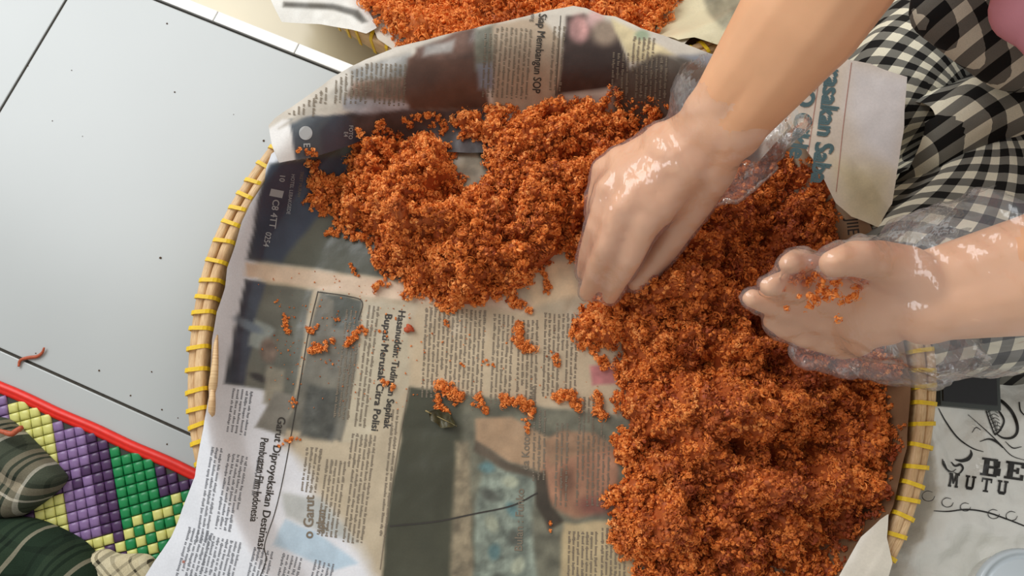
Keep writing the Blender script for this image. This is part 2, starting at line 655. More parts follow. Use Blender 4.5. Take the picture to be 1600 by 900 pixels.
def zC(x, y):
    r = tray_r(x, y)
    w = wrinkle(x, y, 51, 0.0035)
    top = RIM + 0.0095 + w + 0.45 * np.clip(r - TR, 0, 0.06)
    k = sstep(TR - 0.06, TR - 0.012, r)
    return np.maximum((z_in(r) + 0.009 + w) * (1 - k) + top * k, zA(x, y) + 0.0035)


def zD(x, y):
    r = tray_r(x, y)
    w = wrinkle(x, y, 71, 0.003)
    k = sstep(TR - 0.06, TR - 0.012, r)
    return np.maximum((z_in(r) + 0.012 + w) * (1 - k) + (RIM + 0.006 + w) * k, zA(x, y) + 0.003)


def sheet(name, poly_px, zf, paint, label, step=0.0014, group='newspaper sheets lining the trays'):
    pp = np.array(poly_px, float)
    # densify the outline so that it follows the surface
    out = []
    for i in range(len(pp)):
        a, b = pp[i], pp[(i + 1) % len(pp)]
        n = max(1, int(np.hypot(*(b - a)) / 22))
        for k in range(n):
            out.append(a + (b - a) * k / n)
    out = np.array(out)
    out[:, 0] += 2.2 * (vnoise(out[:, 1] * 0.11, out[:, 0] * 0.07, 5) - 0.5)
    out[:, 1] += 2.2 * (vnoise(out[:, 0] * 0.11, out[:, 1] * 0.07, 8) - 0.5)
    pw = Wn(out[:, 0], out[:, 1], zf)[:, :2]
    x0, y0 = pw.min(0) - step
    x1, y1 = pw.max(0) + step
    xs, ys = np.arange(x0, x1 + step, step), np.arange(y0, y1 + step, step)
    X, Y = np.meshgrid(xs, ys, indexing='ij')
    D, BX, BY = sdpoly(X, Y, pw)
    ins = D < 0
    fi = ins[:-1, :-1] | ins[1:, :-1] | ins[:-1, 1:] | ins[1:, 1:]
    sn = ~ins
    X = np.where(sn, BX, X)
    Y = np.where(sn, BY, Y)
    Z = zf(X, Y)
    idx = np.arange(X.size).reshape(X.shape)
    F = np.stack([idx[:-1, :-1][fi], idx[1:, :-1][fi], idx[1:, 1:][fi], idx[:-1, 1:][fi]], -1)
    used = np.unique(F)
    remap = np.full(X.size, -1)
    remap[used] = np.arange(len(used))
    V = np.stack([X.ravel()[used], Y.ravel()[used], Z.ravel()[used]], -1)
    px, py = to_px(V)
    o = mk(name, V, remap[F], MAT['paper'], None, col=paint(px, py))
    tag(o, label, 'newspaper', group)
    return o


class Paint:
    """layers of flat print laid out in the sheet's own layout"""

    def __init__(self, px, py, base, seed=0, mott=0.05):
        self.x = px + 5 * (fbm(px / 30, py / 30, seed + 40, 2) - 0.5)
        self.y = py + 5 * (fbm(px / 30 + 7, py / 30, seed + 41, 2) - 0.5)
        self.rx, self.ry = px, py
        self.c = np.ones(px.shape + (3,)) * np.asarray(base, float)
        self.c *= (1 + mott * (fbm(px / 40, py / 40, seed, 4) - 0.5) * 2)[..., None]
        self.seed = seed

    def poly(self, pts, col, soft=1.5, mott=0.0, scale=18, warp=True, alpha=1.0):
        soft = max(soft, 3.3)
        x, y = (self.x, self.y) if warp else (self.rx, self.ry)
        d, _, _ = sdpoly(x, y, pts)
        self.mix(1 - sstep(-soft, soft, d), col, mott, scale, alpha)

    def ell(self, cx, cy, rx, ry, col, soft=0.12, mott=0.0, scale=12, rot=0.0, alpha=1.0):
        dx, dy = self.x - cx, self.y - cy
        c, s = math.cos(rot), math.sin(rot)
        u, v = (dx * c + dy * s) / rx, (-dx * s + dy * c) / ry
        self.mix(1 - sstep(1 - soft, 1 + soft, np.hypot(u, v)), col, mott, scale, alpha)

    def mix(self, m, col, mott, scale, alpha):
        self.seed += 3
        col = np.ones(self.c.shape) * np.asarray(col, float)
        if mott:
            col = col * (1 + mott * 2.2 * (fbm(self.x / scale, self.y / scale, self.seed, 4) - 0.5))[..., None]
        m = (m * alpha)[..., None]
        self.c = self.c * (1 - m) + col * m

    def out(self):
        return lin(np.clip(self.c, 4, 250))


def stain(p, poly, col, soft, alpha=1.0, amp=40):
    n = (fbm(p.rx / 60, p.ry / 60, 91, 4) - 0.5) * amp
    d, _, _ = sdpoly(p.rx, p.ry, poly)
    p.mix(1 - sstep(-soft, soft, d + n), col, 0.08, 25, alpha)


def paintA(px, py):
    p = Paint(px, py, (226, 228, 234), 1, 0.03)
    # oil-soaked inside of the sheet
    stain(p, [(395, 400), (520, 415), (800, 120), (1420, 120), (1460, 700), (1420, 1000), (640, 1000), (575, 880), (520, 800),
              (450, 700), (410, 600), (420, 500)], (188, 172, 146), 14, amp=26)
    stain(p, [(1180, 380), (1460, 300), (1480, 800), (1400, 960), (1250, 960)], (138, 106, 78), 40)
    # dark advertisement page above the centre fold
    p.poly([(421, 258), (407, 300), (398, 345), (388, 404), (520, 423), (640, 440), (800, 455), (860, 300), (800, 150), (640, 190), (500, 240)], (92, 93, 82), 1.2, 0.16, 60)
    p.poly([(421, 258), (407, 300), (398, 345), (388, 404), (440, 410), (470, 370), (520, 310), (560, 240)], (62, 70, 86), 6, 0.16, 40)
    p.poly([(700, 230), (740, 220), (760, 280), (725, 300)], (150, 140, 120), 5, 0.3)
    # centre fold band
    p.poly([(384, 409), (520, 427), (640, 444), (830, 470), (830, 495), (640, 470), (560, 462), (470, 447), (384, 431)], (222, 196, 170), 3, 0.06, alpha=0.9)
    # pale halftone columns
    p.poly([(570, 470), (636, 480), (640, 600), (570, 690), (535, 690)], (188, 176, 152), 3, 0.05)
    # black and white photographs
    p.poly([(384, 437), (488, 455), (456, 640), (440, 615), (352, 597), (366, 520)], (104, 104, 94), 1.2, 0.16, 30)
    p.poly([(384, 437), (416, 443), (398, 500), (395, 540), (380, 602), (352, 597), (366, 520)], (66, 72, 84), 4, 0.25, 24)
    p.poly([(398, 498), (430, 515), (412, 548), (388, 540)], (140, 146, 140), 4, 0.1)
    p.ell(388, 508, 24, 7, (110, 120, 130), 0.4, 0, 12, 0.5)
    p.ell(420, 548, 14, 20, (120, 104, 92), 0.3, 0.2)
    p.ell(405, 590, 15, 6, (46, 46, 46), 0.5, 0, 12, 0.5)
    p.poly([(416, 572), (445, 578), (440, 640), (412, 628)], (140, 134, 118), 5, 0.15)
    p.poly([(500, 456), (564, 470), (560, 560), (534, 690), (440, 668), (458, 640)], (112, 108, 97), 1.5, 0.2, 26)
    p.poly([(500, 456), (564, 470), (558, 520), (520, 512), (522, 470)], (86, 88, 80), 3, 0.1)
    p.poly([(480, 600), (532, 610), (520, 690), (470, 682)], (84, 84, 78), 6, 0.3, 14)
    p.poly([(430, 610), (462, 618), (445, 680), (398, 668)], (130, 126, 116), 3, 0.12)
    # large colour photograph
    P3 = [(640, 604), (700, 612), (860, 640), (960, 650), (1000, 820), (1010, 960), (590, 960), (606, 800)]
    p.poly(P3, (70, 70, 56), 1.3, 0.14, 60)
    p.poly([(720, 615), (1000, 655), (1000, 960), (830, 960), (760, 880), (725, 760)], (112, 110, 94), 8, 0.25, 20)
    p.poly([(712, 690), (732, 690), (745, 960), (700, 960)], (134, 122, 100), 6, 0.3, 14)
    p.poly([(760, 700), (850, 740), (830, 800), (845, 960), (740, 960), (742, 800)], (126, 134, 122), 6, 0.35, 13)
    for i in range(9):
        p.ell(760 + (i * 37) % 70, 730 + i * 22, 13, 9, ((96, 124, 124), (168, 172, 150), (84, 86, 78))[i % 3], 0.5, 0.2, 9, 0.3 * i)
    p.poly([(742, 655), (800, 650), (868, 690), (850, 738), (800, 724), (742, 690)], (172, 142, 112), 4, 0.1)
    p.poly([(742, 688), (800, 724), (850, 740), (846, 750), (790, 735), (738, 704)], (96, 84, 70), 4, 0.2)
    p.ell(906, 742, 60, 66, (166, 122, 96), 0.1, 0.16, 22, 0.2)
    p.poly([(848, 690), (880, 672), (930, 676), (958, 700), (900, 712), (860, 730)], (150, 118, 92), 5, 0.2)
    p.ell(886, 752, 12, 26, (118, 84, 66), 0.6, 0.2)
    p.ell(930, 790, 26, 14, (132, 84, 72), 0.6, 0.1)
    p.poly([(836, 740), (852, 735), (862, 790), (880, 815), (858, 830), (838, 790)], (64, 56, 46), 4, 0.2)
    p.poly([(880, 818), (980, 812), (1010, 960), (870, 960)], (190, 170, 132), 5, 0.08)
    # pale text areas
    p.poly([(650, 470), (960, 500), (955, 640), (860, 636), (640, 600)], (194, 174, 144), 5, 0.05, alpha=0.8)
    p.poly([(820, 410), (890, 405), (905, 460), (830, 480)], (222, 196, 160), 8, 0.1)
    p.poly([(922, 572), (955, 568), (962, 598), (925, 604)], (188, 120, 118), 2, 0.2)
    # pale blue panel near the lower margin
    p.poly([(444, 810), (490, 830), (560, 880), (520, 892), (428, 852)], (186, 208, 224), 2.5, 0.04)
    p.poly([(440, 770), (500, 778), (560, 850), (500, 832), (446, 806)], (168, 172, 166), 5, 0.08, alpha=0.7)
    return p.out()


def paintB(px, py):
    p = Paint(px, py, (206, 198, 186), 2, 0.06)
    p.poly([(452, 187), (475, 184), (560, 176), (640, 168), (700, 176), (700, 280), (482, 246), (462, 250)], (66, 70, 82), 1.2, 0.12, 40)
    p.poly([(452, 187), (520, 180), (500, 205), (505, 244), (462, 250)], (82, 90, 98), 5, 0.06)
    p.poly([(416, 204), (440, 186), (452, 187), (462, 250), (436, 258)], (236, 234, 232), 2)
    p.poly([(540, 178), (600, 170), (760, 170), (780, 260), (600, 260)], (74, 66, 66), 6, 0.3, 20)
    p.poly([(436, 200), (560, 108), (640, 78), (640, 118), (545, 160), (500, 176)], (184, 176, 164), 5, 0.1)
    p.poly([(546, 108), (640, 85), (636, 120), (556, 132)], (148, 146, 142), 6, 0.25, 16)
    p.poly([(552, 128), (640, 118), (660, 165), (540, 160)], (132, 106, 90), 5, 0.25, 16)
    p.poly([(536, 152), (630, 158), (645, 168), (560, 180), (536, 170)], (178, 178, 184), 5, 0.2)
    p.poly([(636, 92), (655, 80), (745, 84), (765, 172), (640, 170), (630, 140)], (98, 70, 58), 4, 0.16, 24)
    p.poly([(650, 76), (720, 48), (745, 42), (748, 92), (680, 96), (648, 92)], (110, 84, 74), 5, 0.3, 16)
    p.poly([(664, 70), (712, 62), (706, 82), (660, 88)], (166, 160, 156), 5, 0.2)
    p.poly([(742, 46), (776, 38), (776, 110), (742, 110)], (116, 114, 100), 5, 0.2)
    p.poly([(744, 100), (780, 98), (780, 140), (746, 140)], (138, 142, 152), 5, 0.1)
    p.poly([(770, 40), (840, 25), (878, 60), (874, 175), (770, 175)], (176, 156, 134), 5, 0.06)
    p.poly([(885, 26), (912, 22), (966, 50), (990, 130), (870, 150), (880, 80)], (64, 50, 46), 4, 0.25, 20)
    p.ell(905, 45, 16, 22, (178, 134, 130), 0.4, 0.2)
    p.ell(930, 32, 14, 14, (196, 160, 156), 0.5, 0.1)
    p.ell(946, 52, 22, 20, (142, 124, 108), 0.4, 0.1)
    p.poly([(955, 28), (1000, 50), (1052, 84), (1010, 98), (985, 96), (962, 48)], (214, 198, 158), 4, 0.12)
    p.ell(1004, 54, 12, 8, (150, 166, 138), 0.5)
    p.poly([(960, 122), (1030, 84), (1110, 92), (1180, 110), (1190, 260), (960, 260)], (84, 74, 66), 6, 0.14)
    p.poly([(1062, 86), (1110, 84), (1160, 100), (1120, 110)], (128, 132, 142), 6, 0.1)
    return p.out()


def paintC(px, py):
    p = Paint(px, py, (214, 200, 184), 4, 0.04)
    p.poly([(1330, 100), (1430, 120), (1400, 260), (1350, 230), (1322, 170)], (220, 214, 212), 22, 0.03)
    p.poly([(1300, 250), (1390, 270), (1380, 360), (1320, 350)], (206, 190, 156), 24, 0.06)
    return p.out()


def paint_plain(px, py):
    return Paint(px, py, (222, 214, 198), 6, 0.05).out()


A_POLY = [(424, 240), (416, 262), (414, 284), (392, 318), (378, 347), (366, 388), (355, 418), (352, 449), (338, 487), (332, 530), (329, 573),
          (326, 622), (322, 645), (304, 745), (286, 796), (268, 839), (226, 900), (170, 985), (420, 1090), (900, 1130), (1200, 1060), (1290, 980), (1356, 880),
          (1396, 790), (1416, 700), (1424, 600), (1392, 430), (1330, 280), (1200, 150), (1000, 80), (800, 80), (600, 130), (480, 200)]
B_POLY = [(420, 196), (430, 184), (470, 158), (520, 122), (548, 104), (620, 74), (690, 56), (760, 40), (860, 17), (895, 10), (915, 13), (940, 24), (962, 27),
          (1000, 44), (1040, 58), (1110, 84), (1190, 96), (1230, 200), (1180, 260), (1000, 240), (800, 240), (640, 236), (585, 216), (560, 222), (520, 236), (484, 247), (460, 250), (437, 254), (424, 226)]
C_POLY = [(1258, 78), (1300, 88), (1360, 100), (1418, 121), (1412, 200), (1394, 318), (1378, 344), (1374, 356), (1330, 338), (1305, 318), (1272, 250), (1230, 190)]
D_POLY = [(1388, 802), (1386, 842), (1394, 880), (1380, 930), (1300, 990), (1250, 960), (1310, 900), (1345, 840), (1375, 812)]

sheetA = sheet('newspaper', A_POLY, zA, paintA, 'large newspaper spread lining the tray under the floss, white left margin')
sheetB = sheet('newspaper', B_POLY, zB, paintB, 'newspaper strip folded over the rim, dark printed panel with white dot', group='newspaper sheets lining the trays')
sheetC = sheet('newspaper', C_POLY, zC, paintC, 'newspaper corner with large teal headline touching the checked clothing')
sheetD = sheet('newspaper', D_POLY, zD, paint_plain, 'small blank newspaper corner poking over the rim by the plastic bag')

# ---- print on the sheets: letters are thin flat ink shapes laid on the paper surface
FONT_CACHE = {}


def glyphs(txt):
    if txt not in FONT_CACHE:
        cu = bpy.data.curves.new('lettering', 'FONT')
        cu.body = txt
        cu.size = 1.0
        cu.resolution_u = 3
        o = bpy.data.objects.new('lettering', cu)
        me = bpy.data.meshes.new_from_object(o)
        V = np.array([v.co[:] for v in me.vertices]) if len(me.vertices) else np.zeros((0, 3))
        F = [list(p.vertices) for p in me.polygons]
        bpy.data.objects.remove(o)
        bpy.data.meshes.remove(me)
        FONT_CACHE[txt] = (V, F)
    return FONT_CACHE[txt]


def lettering(txt, org, eu, size, zf, mname, parent, aspect=1.0, bold=0.0, up=1, lift=0.00035, name='headline'):
    """eu: reading direction in layout units; up=1 letters stand to its left as usual"""
    V, F = glyphs(txt)
    eu = np.array(eu, float); eu /= np.hypot(*eu)
    ev = np.array([eu[1], -eu[0]]) * up
    Vs, Fs, k = [], [], 0
    for off in ((0, 0), (bold, 0), (0, bold * 0.5)) if bold else ((0, 0),):
        u, v = (V[:, 0] + off[0]) * size * aspect, (V[:, 1] + off[1]) * size
        px, py = org[0] + eu[0] * u + ev[0] * v, org[1] + eu[1] * u + ev[1] * v
        w = Wn(px, py, zf)
        w[:, 2] += lift + 0.00004 * k
        Vs.append(w)
        Fs += [[i + k * len(V) for i in f] for f in F]
        k += 1
    return mk(name, np.concatenate(Vs), Fs, MAT[mname], parent, smooth=False)


def body_text(blocks, zf, mname, parent, pitch=7.0, lift=0.0003, clip=None):
    """columns of small body type: every letter its own little ink mark"""
    Q = []
    r = random.Random(len(blocks) * 31 + int(blocks[0][0]))
    for (ox, oy, dx, dy, length, nl) in blocks:
        d = np.array([dx, dy], float); d /= np.hypot(*d)
        e = np.array([d[1], -d[0]])            # towards the letter tops
        for li in range(nl):
            base = np.array([ox, oy]) - e * pitch * li
            s = r.random() * 2
            end = length * (1 if r.random() > 0.12 else r.uniform(0.3, 0.9))
            while s < end:
                wl = r.randint(2, 9)
                for _ in range(wl):
                    if s > end:
                        break
                    w_ = r.uniform(1.2, 2.2)
                    h = r.choice((2.7, 2.7, 2.7, 3.9))
                    lo = -0.9 if r.random() < 0.08 else 0
                    Q.append([base + d * s + e * lo, base + d * (s + w_) + e * lo, base + d * (s + w_) + e * h, base + d * s + e * h])
                    s += w_ + 0.75
                s += 2.0
    Q = np.array(Q)
    if clip:
        c = Q.mean(1)
        Q = Q[sdpoly(c[:, 0], c[:, 1], clip)[0] < -7]
    Q = Q.reshape(-1, 2)
    V = Wn(Q[:, 0], Q[:, 1], zf)
    V[:, 2] += lift
    F = np.arange(len(V)).reshape(-1, 4)
    o = mk('body_text', V, F, MAT[mname], parent, smooth=False)
    o['kind'] = 'stuff'
    return o


def rule(pts, wd, zf, mname, parent, name='printed_rule'):
    p = catmull([np.array(q, float) for q in pts], 14)
    t = np.gradient(p, axis=0)
    t /= np.linalg.norm(t, axis=1)[:, None]
    nrm = np.stack([t[:, 1], -t[:, 0]], -1) * wd / 2
    a, b = p + nrm, p - nrm
    V = np.concatenate([Wn(a[:, 0], a[:, 1], zf), Wn(b[:, 0], b[:, 1], zf)])
    V[:, 2] += 0.0004
    n = len(p)
    F = [[i, i + 1, n + i + 1, n + i] for i in range(n - 1)]
    return mk(name, V, F, MAT[mname], parent, smooth=False)


R = (-0.10, 1.0)
# sheet A headlines
lettering('Hasanuddin: Tudingan Sepihak', (623, 484), (-0.13, 1), 16, zA, 'ink', sheetA, 0.95, 0.05)
lettering('Bupati Merusak Citra Polisi', (602, 489), (-0.12, 1), 16, zA, 'ink', sheetA, 1.05, 0.05)
lettering('Garut Diproyeksikan Destinasi', (435, 650), (-0.16, 1), 17.5, zA, 'ink', sheetA, 0.96, 0.04)
lettering('Pembuatan Film Indonesia', (408, 683), (-0.13, 1), 17.5, zA, 'ink', sheetA, 0.72, 0.04)
lettering('o Garut', (489, 842), (0.03, -1), 22, zA, 'ink_soft', sheetA, 0.95, 0.05)
lettering('apkan', (507, 834), (0.03, -1), 19, zA, 'ink_soft', sheetA, 0.85, 0.05)
lettering('Bulan : Funko', (816, 862), (0.03, -1), 18, zA, 'ink_soft', sheetA, 1.0, 0.03)
lettering('da Koton', (826, 735), (0.03, -1), 17, zA, 'ink_soft', sheetA, 0.95, 0.03)
lettering('kullino', (836, 640), (0.05, -1), 16, zA, 'ink_soft', sheetA, 0.85, 0.02)
lettering('JIIE', (1322, 342), (0.1, 1), 26, zA, 'ink', sheetA, 0.8, 0.02)
# advertisement lettering on the dark page
lettering('10', (438, 272), (-0.12, 1), 12, zA, 'ink_grey', sheetA, 1.0, 0.03, name='advert_lettering')
lettering('C8 4TT', (427, 311), (-0.14, 1), 15, zA, 'ink_grey', sheetA, 0.95, 0.03, name='advert_lettering')
lettering('0254', (416, 362), (-0.2, 1), 13, zA, 'ink_grey', sheetA, 0.9, 0.02, name='advert_lettering')
lettering('HOTEL LEBAKGEDE', (456, 272), (-0.13, 1), 8, zA, 'ink_grey', sheetA, 0.9, 0, name='advert_lettering')
lettering('TIKET MURAH', (470, 268), (-0.13, 1), 7, zA, 'ink_soft', sheetA, 0.9, 0, name='advert_lettering')
lettering('INFO 08', (484, 268), (-0.13, 1), 7, zA, 'ink_soft', sheetA, 0.9, 0, name='advert_lettering')
q = np.array([(424, 295), (444, 299), (441, 310), (421, 306)])
v = Wn(q[:, 0], q[:, 1], zA); v[:, 2] += 0.0004
mk('advert_square', v, [[0, 1, 2, 3]], MAT['ink_grey'], sheetA, smooth=False)
body_text([(562, 485, -0.12, 1, 170, 4), (590, 478, -0.12, 1, 190, 3), (756, 484, -0.05, 1, 140, 14), (800, 492, -0.05, 1, 140, 5),
           (838, 500, -0.03, 1, 140, 5), (900, 490, -0.03, 1, 130, 8), (940, 620, -0.03, 1, 60, 6),
           (538, 720, -0.13, 1, 120, 5), (585, 680, -0.13, 1, 170, 6), (500, 700, -0.13, 1, 70, 4), (620, 640, -0.1, 1, 200, 2),
           (930, 830, -0.02, 1, 110, 7), (975, 825, -0.02, 1, 110, 6)],
          zA, 'ink_soft', sheetA)
body_text([(850, 640, -0.02, 1, 110, 3), (885, 660, -0.02, 1, 130, 3), (950, 680, -0.02, 1, 110, 7)], zA, 'ink_soft', sheetA, 8)
body_text([(392, 610, -0.15, 1, 70, 5), (410, 715, -0.16, 1, 60, 2), (385, 712, -0.18, 1, 120, 5), (345, 700, -0.17, 1, 150, 0 + 3),
           (375, 846, -0.24, 1, 90, 8), (330, 832, -0.28, 1, 90, 6), (425, 860, -0.25, 1, 70, 5), (470, 870, -0.25, 1, 60, 5), (520, 880, -0.25, 1, 50, 5)],
          zA, 'ink_dry', sheetA, clip=A_POLY)
rule([(497, 455), (482, 520), (462, 640), (444, 740), (430, 800), (414, 850), (416, 875), (405, 905)], 1.4, zA, 'ink', sheetA)
rule([(609, 822), (680, 815), (740, 803), (800, 790), (840, 770)], 2.2, zA, 'ink', sheetA, 'paper_tear')
rule([(639, 605), (622, 700), (606, 800), (594, 890)], 1.2, zA, 'ink_soft', sheetA)
rule([(497, 456), (545, 463), (566, 472), (560, 500)], 1.2, zA, 'ink', sheetA)
q = np.array([(286, 875), (290, 876), (289, 880), (285, 879)])
v = Wn(q[:, 0], q[:, 1], zA); v[:, 2] += 0.0004
mk('printed_bullet', v, [[0, 1, 2, 3]], MAT['ink_red'], sheetA, smooth=False)
# sheet B
th = np.linspace(0, 2 * np.pi, 33)[:-1]
v = Wn(478 + 10.5 * np.cos(th), 208.5 + 10.8 * np.sin(th), zB); v[:, 2] += 0.0006
mk('printed_dot', v, [list(range(32))[::-1]], MAT['ink_white'], sheetB, smooth=False)
lettering('E', (474.5, 224), (0.05, 1), 15, zB, 'ink_white', sheetB, 0.9, 0.05, lift=0.0006, name='advert_lettering')
lettering('FOTO', (546, 196), (-0.05, 1), 9, zB, 'ink_grey', sheetB, 0.9, 0.03, lift=0.0006, name='advert_lettering')
lettering('E4', (538, 206), (-0.05, 1), 9, zB, 'ink_grey', sheetB, 0.9, 0.03, lift=0.0006, name='advert_lettering')
lettering('Siap Membangun SOP', (842, 22), (-0.085, 1), 18, zB, 'ink', sheetB, 0.78, 0.03, lift=0.0006)
lettering('yang', (830, 22), (-0.085, 1), 10, zB, 'ink', sheetB, 0.7, 0.0, lift=0.0006)
body_text([(880, 42, -0.07, 1, 100, 3), (828, 45, -0.07, 1, 110, 8), (772, 52, -0.04, 1, 100, 3), (1040, 86, -0.05, 1, 70, 12),
           (540, 112, -0.05, 1, 50, 7), (632, 100, -0.04, 1, 65, 12), (490, 145, -0.05, 1, 36, 6), (1020, 60, -0.1, 1, 32, 5)], zB, 'ink_soft', sheetB, 7.5, 0.0006, B_POLY)
rule([(876, 25), (872, 90), (868, 150)], 1.0, zB, 'ink', sheetB)
# sheet C
lettering('erasakan Saba', (1292, 88), (-0.135, 1), 40, zC, 'ink_teal', sheetC, 0.88, 0.10, lift=0.0006)
lettering('TO Cikle', (1250, 116), (-0.135, 1), 38, zC, 'ink_teal', sheetC, 0.90, 0.10, lift=0.0006)
rule([(1330, 98), (1318, 190), (1306, 300)], 1.0, zC, 'ink_red', sheetC)
rule([(1280, 120), (1268, 200), (1262, 240)], 1.0, zC, 'ink_red', sheetC)

# ------------------------------------------------------------------ shredded meat floss
C_OR = np.array([0.88, 0.255, 0.046])
C_LT = np.array([0.97, 0.400, 0.120])
C_DK = np.array([0.36, 0.070, 0.022])
_ico = bmesh.new()
bmesh.ops.create_icosphere(_ico, subdivisions=1, radius=1.0)
ICO_V = np.array([v.co[:] for v in _ico.verts])
ICO_F = np.array([[v.index for v in f.verts] for f in _ico.faces])
_ico.free()
_ico = bmesh.new()
bmesh.ops.create_icosphere(_ico, subdivisions=3, radius=1.0)
ICO3_V = np.array([v.co[:] for v in _ico.verts])
ICO3_F = np.array([[v.index for v in f.verts] for f in _ico.faces])
_ico.free()


def unit(a):
    return a / (np.linalg.norm(a, axis=-1, keepdims=True) + 1e-12)


def ramp(t):
    t = np.clip(t, 0, 1)[:, None]
    return np.where(t < 0.5, C_DK + (C_OR - C_DK) * (t * 2), C_OR + (C_LT - C_OR) * ((t - 0.5) * 2))


def floss_geo(C, Rc, nst, g, width=(0.0002, 0.0006), steps=4, arc=(0.9, 2.4), tint=None, core=0.75, spread=(0.75, 1.25), flat=0.85, flow=None, out=0.35):
    """tangled grains: every fibre a narrow tapering shred curled round its grain, over a ragged little core"""
    C, Rc = np.asarray(C, float), np.asarray(Rc, float)
    n = len(C)
    tint = g.random(n) if tint is None else tint
    k = np.repeat(np.arange(n), nst)
    S = len(k)
    flow = unit(g.normal(size=(n, 3))) if flow is None else flow
    d = unit(g.normal(size=(S, 3)) + np.array([0, 0, 0.6]))
    t = unit(flow[k] * 1.1 * np.sign(g.normal(size=(S, 1))) + 0.6 * g.normal(size=(S, 3)))
    L = g.uniform(arc[0], arc[1], S) / steps
    rad = Rc[k] * g.uniform(spread[0], spread[1], S)
    pts = np.empty((S, steps + 1, 3))
    dr = g.uniform(-0.2, out, S)
    for i in range(steps + 1):
        rr = rad * (1 + dr * (i / steps - 0.2))
        p = d * rr[:, None]
        p[:, 2] *= flat
        pts[:, i] = C[k] + p
        t = unit(t + 0.55 * g.normal(size=(S, 3)))
        t = unit(t - d * (t * d).sum(1, keepdims=True))
        d = unit(d + t * L[:, None])
    T = unit(np.gradient(pts, axis=1))
    rad_dir = unit(pts - C[k][:, None] + 1e-9)
    N1 = unit(np.cross(T, unit(rad_dir + 0.7 * g.normal(size=(S, 1, 3)))))
    w = g.uniform(width[0], width[1], S)[:, None] * (1 - 0.8 * np.abs(np.linspace(-0.8, 1, steps + 1)) ** 2)[None]
    V = np.stack([pts + N1 * w[..., None], pts - N1 * w[..., None]], 2).reshape(-1, 3)
    nv = (steps + 1) * 2
    b = (np.arange(S) * nv)[:, None]
    ii = np.arange(steps)[None, :] * 2
    F = np.stack([b + ii, b + ii + 1, b + ii + 3, b + ii + 2], -1).reshape(-1, 4)
    col = np.repeat(ramp(tint[k] + 0.11 * g.normal(size=S)), nv, 0)
    if core:
        m = len(ICO_V)
        cv = ICO_V[None] * (Rc[:, None, None] * core * g.uniform(0.5, 1.25, (n, m, 1)))
        cv[..., 2] *= flat
        cv = (cv + C[:, None]).reshape(-1, 3)
        cf = (ICO_F[None] + (np.arange(n) * m)[:, None, None]).reshape(-1, 3)
        return V, F, col, cv, cf, np.repeat(ramp(tint - 0.08), m, 0)
    return V, F, col, np.zeros((0, 3)), np.zeros((0, 3), int), np.zeros((0, 3))


def worley(x, y, cell, s):
    """distance to nearest and second nearest scattered point, and the id of the nearest"""
    xi, yi = np.floor(x / cell).astype(np.int64), np.floor(y / cell).astype(np.int64)
    f1 = np.full(x.shape, 9.0); f2 = f1.copy(); idn = np.zeros(x.shape, np.int64)
    for a in (-1, 0, 1):
        for b in (-1, 0, 1):
            cx, cy = xi + a, yi + b
            n_ = (cx * 73856093 ^ cy * 19349663 ^ (s * 83492791)) & 0xffffffff
            n_ = ((n_ ^ (n_ >> 13)) * 1274126177) & 0xffffffff
            px_ = (cx + (n_ & 0xffff) / 65535.0) * cell
            n2 = ((n_ ^ (n_ >> 15)) * 2246822519) & 0xffffffff
            py_ = (cy + (n2 & 0xffff) / 65535.0) * cell
            d = np.hypot(x - px_, y - py_) / cell
            m = d < f1
            f2 = np.where(m, f1, np.minimum(f2, d))
            idn = np.where(m, n2, idn)
            f1 = np.where(m, d, f1)
    return f1, f2, idn


def tufts(x, y, s):
    """ragged tuft relief 0..1 with deep cracks, and a number for every tuft"""
    wx = x + 0.010 * (fbm(x * 60, y * 60, s + 1, 3) - 0.5)
    wy = y + 0.010 * (fbm(x * 60 + 9, y * 60, s + 2, 3) - 0.5)
    a1, a2, i1 = worley(wx, wy, 0.022, s)
    b1, b2, i2 = worley(wx, wy, 0.0105, s + 9)
    r1 = np.clip((a2 - a1) * 2.2, 0, 1) ** 0.6
    r2 = np.clip((b2 - b1) * 2.2, 0, 1) ** 0.6
    hole = sstep(0.50, 0.72, fbm(x * 75 + 4, y * 75, s + 31, 2))
    return 0.45 * r1 + 0.55 * r2 - 0.55 * hole, (i2 % 9973) / 9973.0


def floss_obj(name, geos, extra=None):
    Vs, Fs, Cs, off = [], [], [], 0
    for (V, F, c, cv, cf, cc) in geos:
        Vs.append(V); Cs.append(c)
        Fs.append(F[:, [0, 1, 2]] + off); Fs.append(F[:, [0, 2, 3]] + off)
        off += len(V)
        if len(cv):
            Vs.append(cv); Cs.append(cc); Fs.append(cf + off)
            off += len(cv)
    if extra:
        Vs.append(extra[0]); Cs.append(extra[2]); Fs.append(extra[1] + off)
    return mk(name, np.concatenate(Vs), np.concatenate(Fs), MAT['floss'], None, col=np.concatenate(Cs))


def flow_of(idn):
    a = idn * 6.283 * 7.0
    return np.stack([np.cos(a), np.sin(a), 0.35 * np.sin(a * 3)], -1)


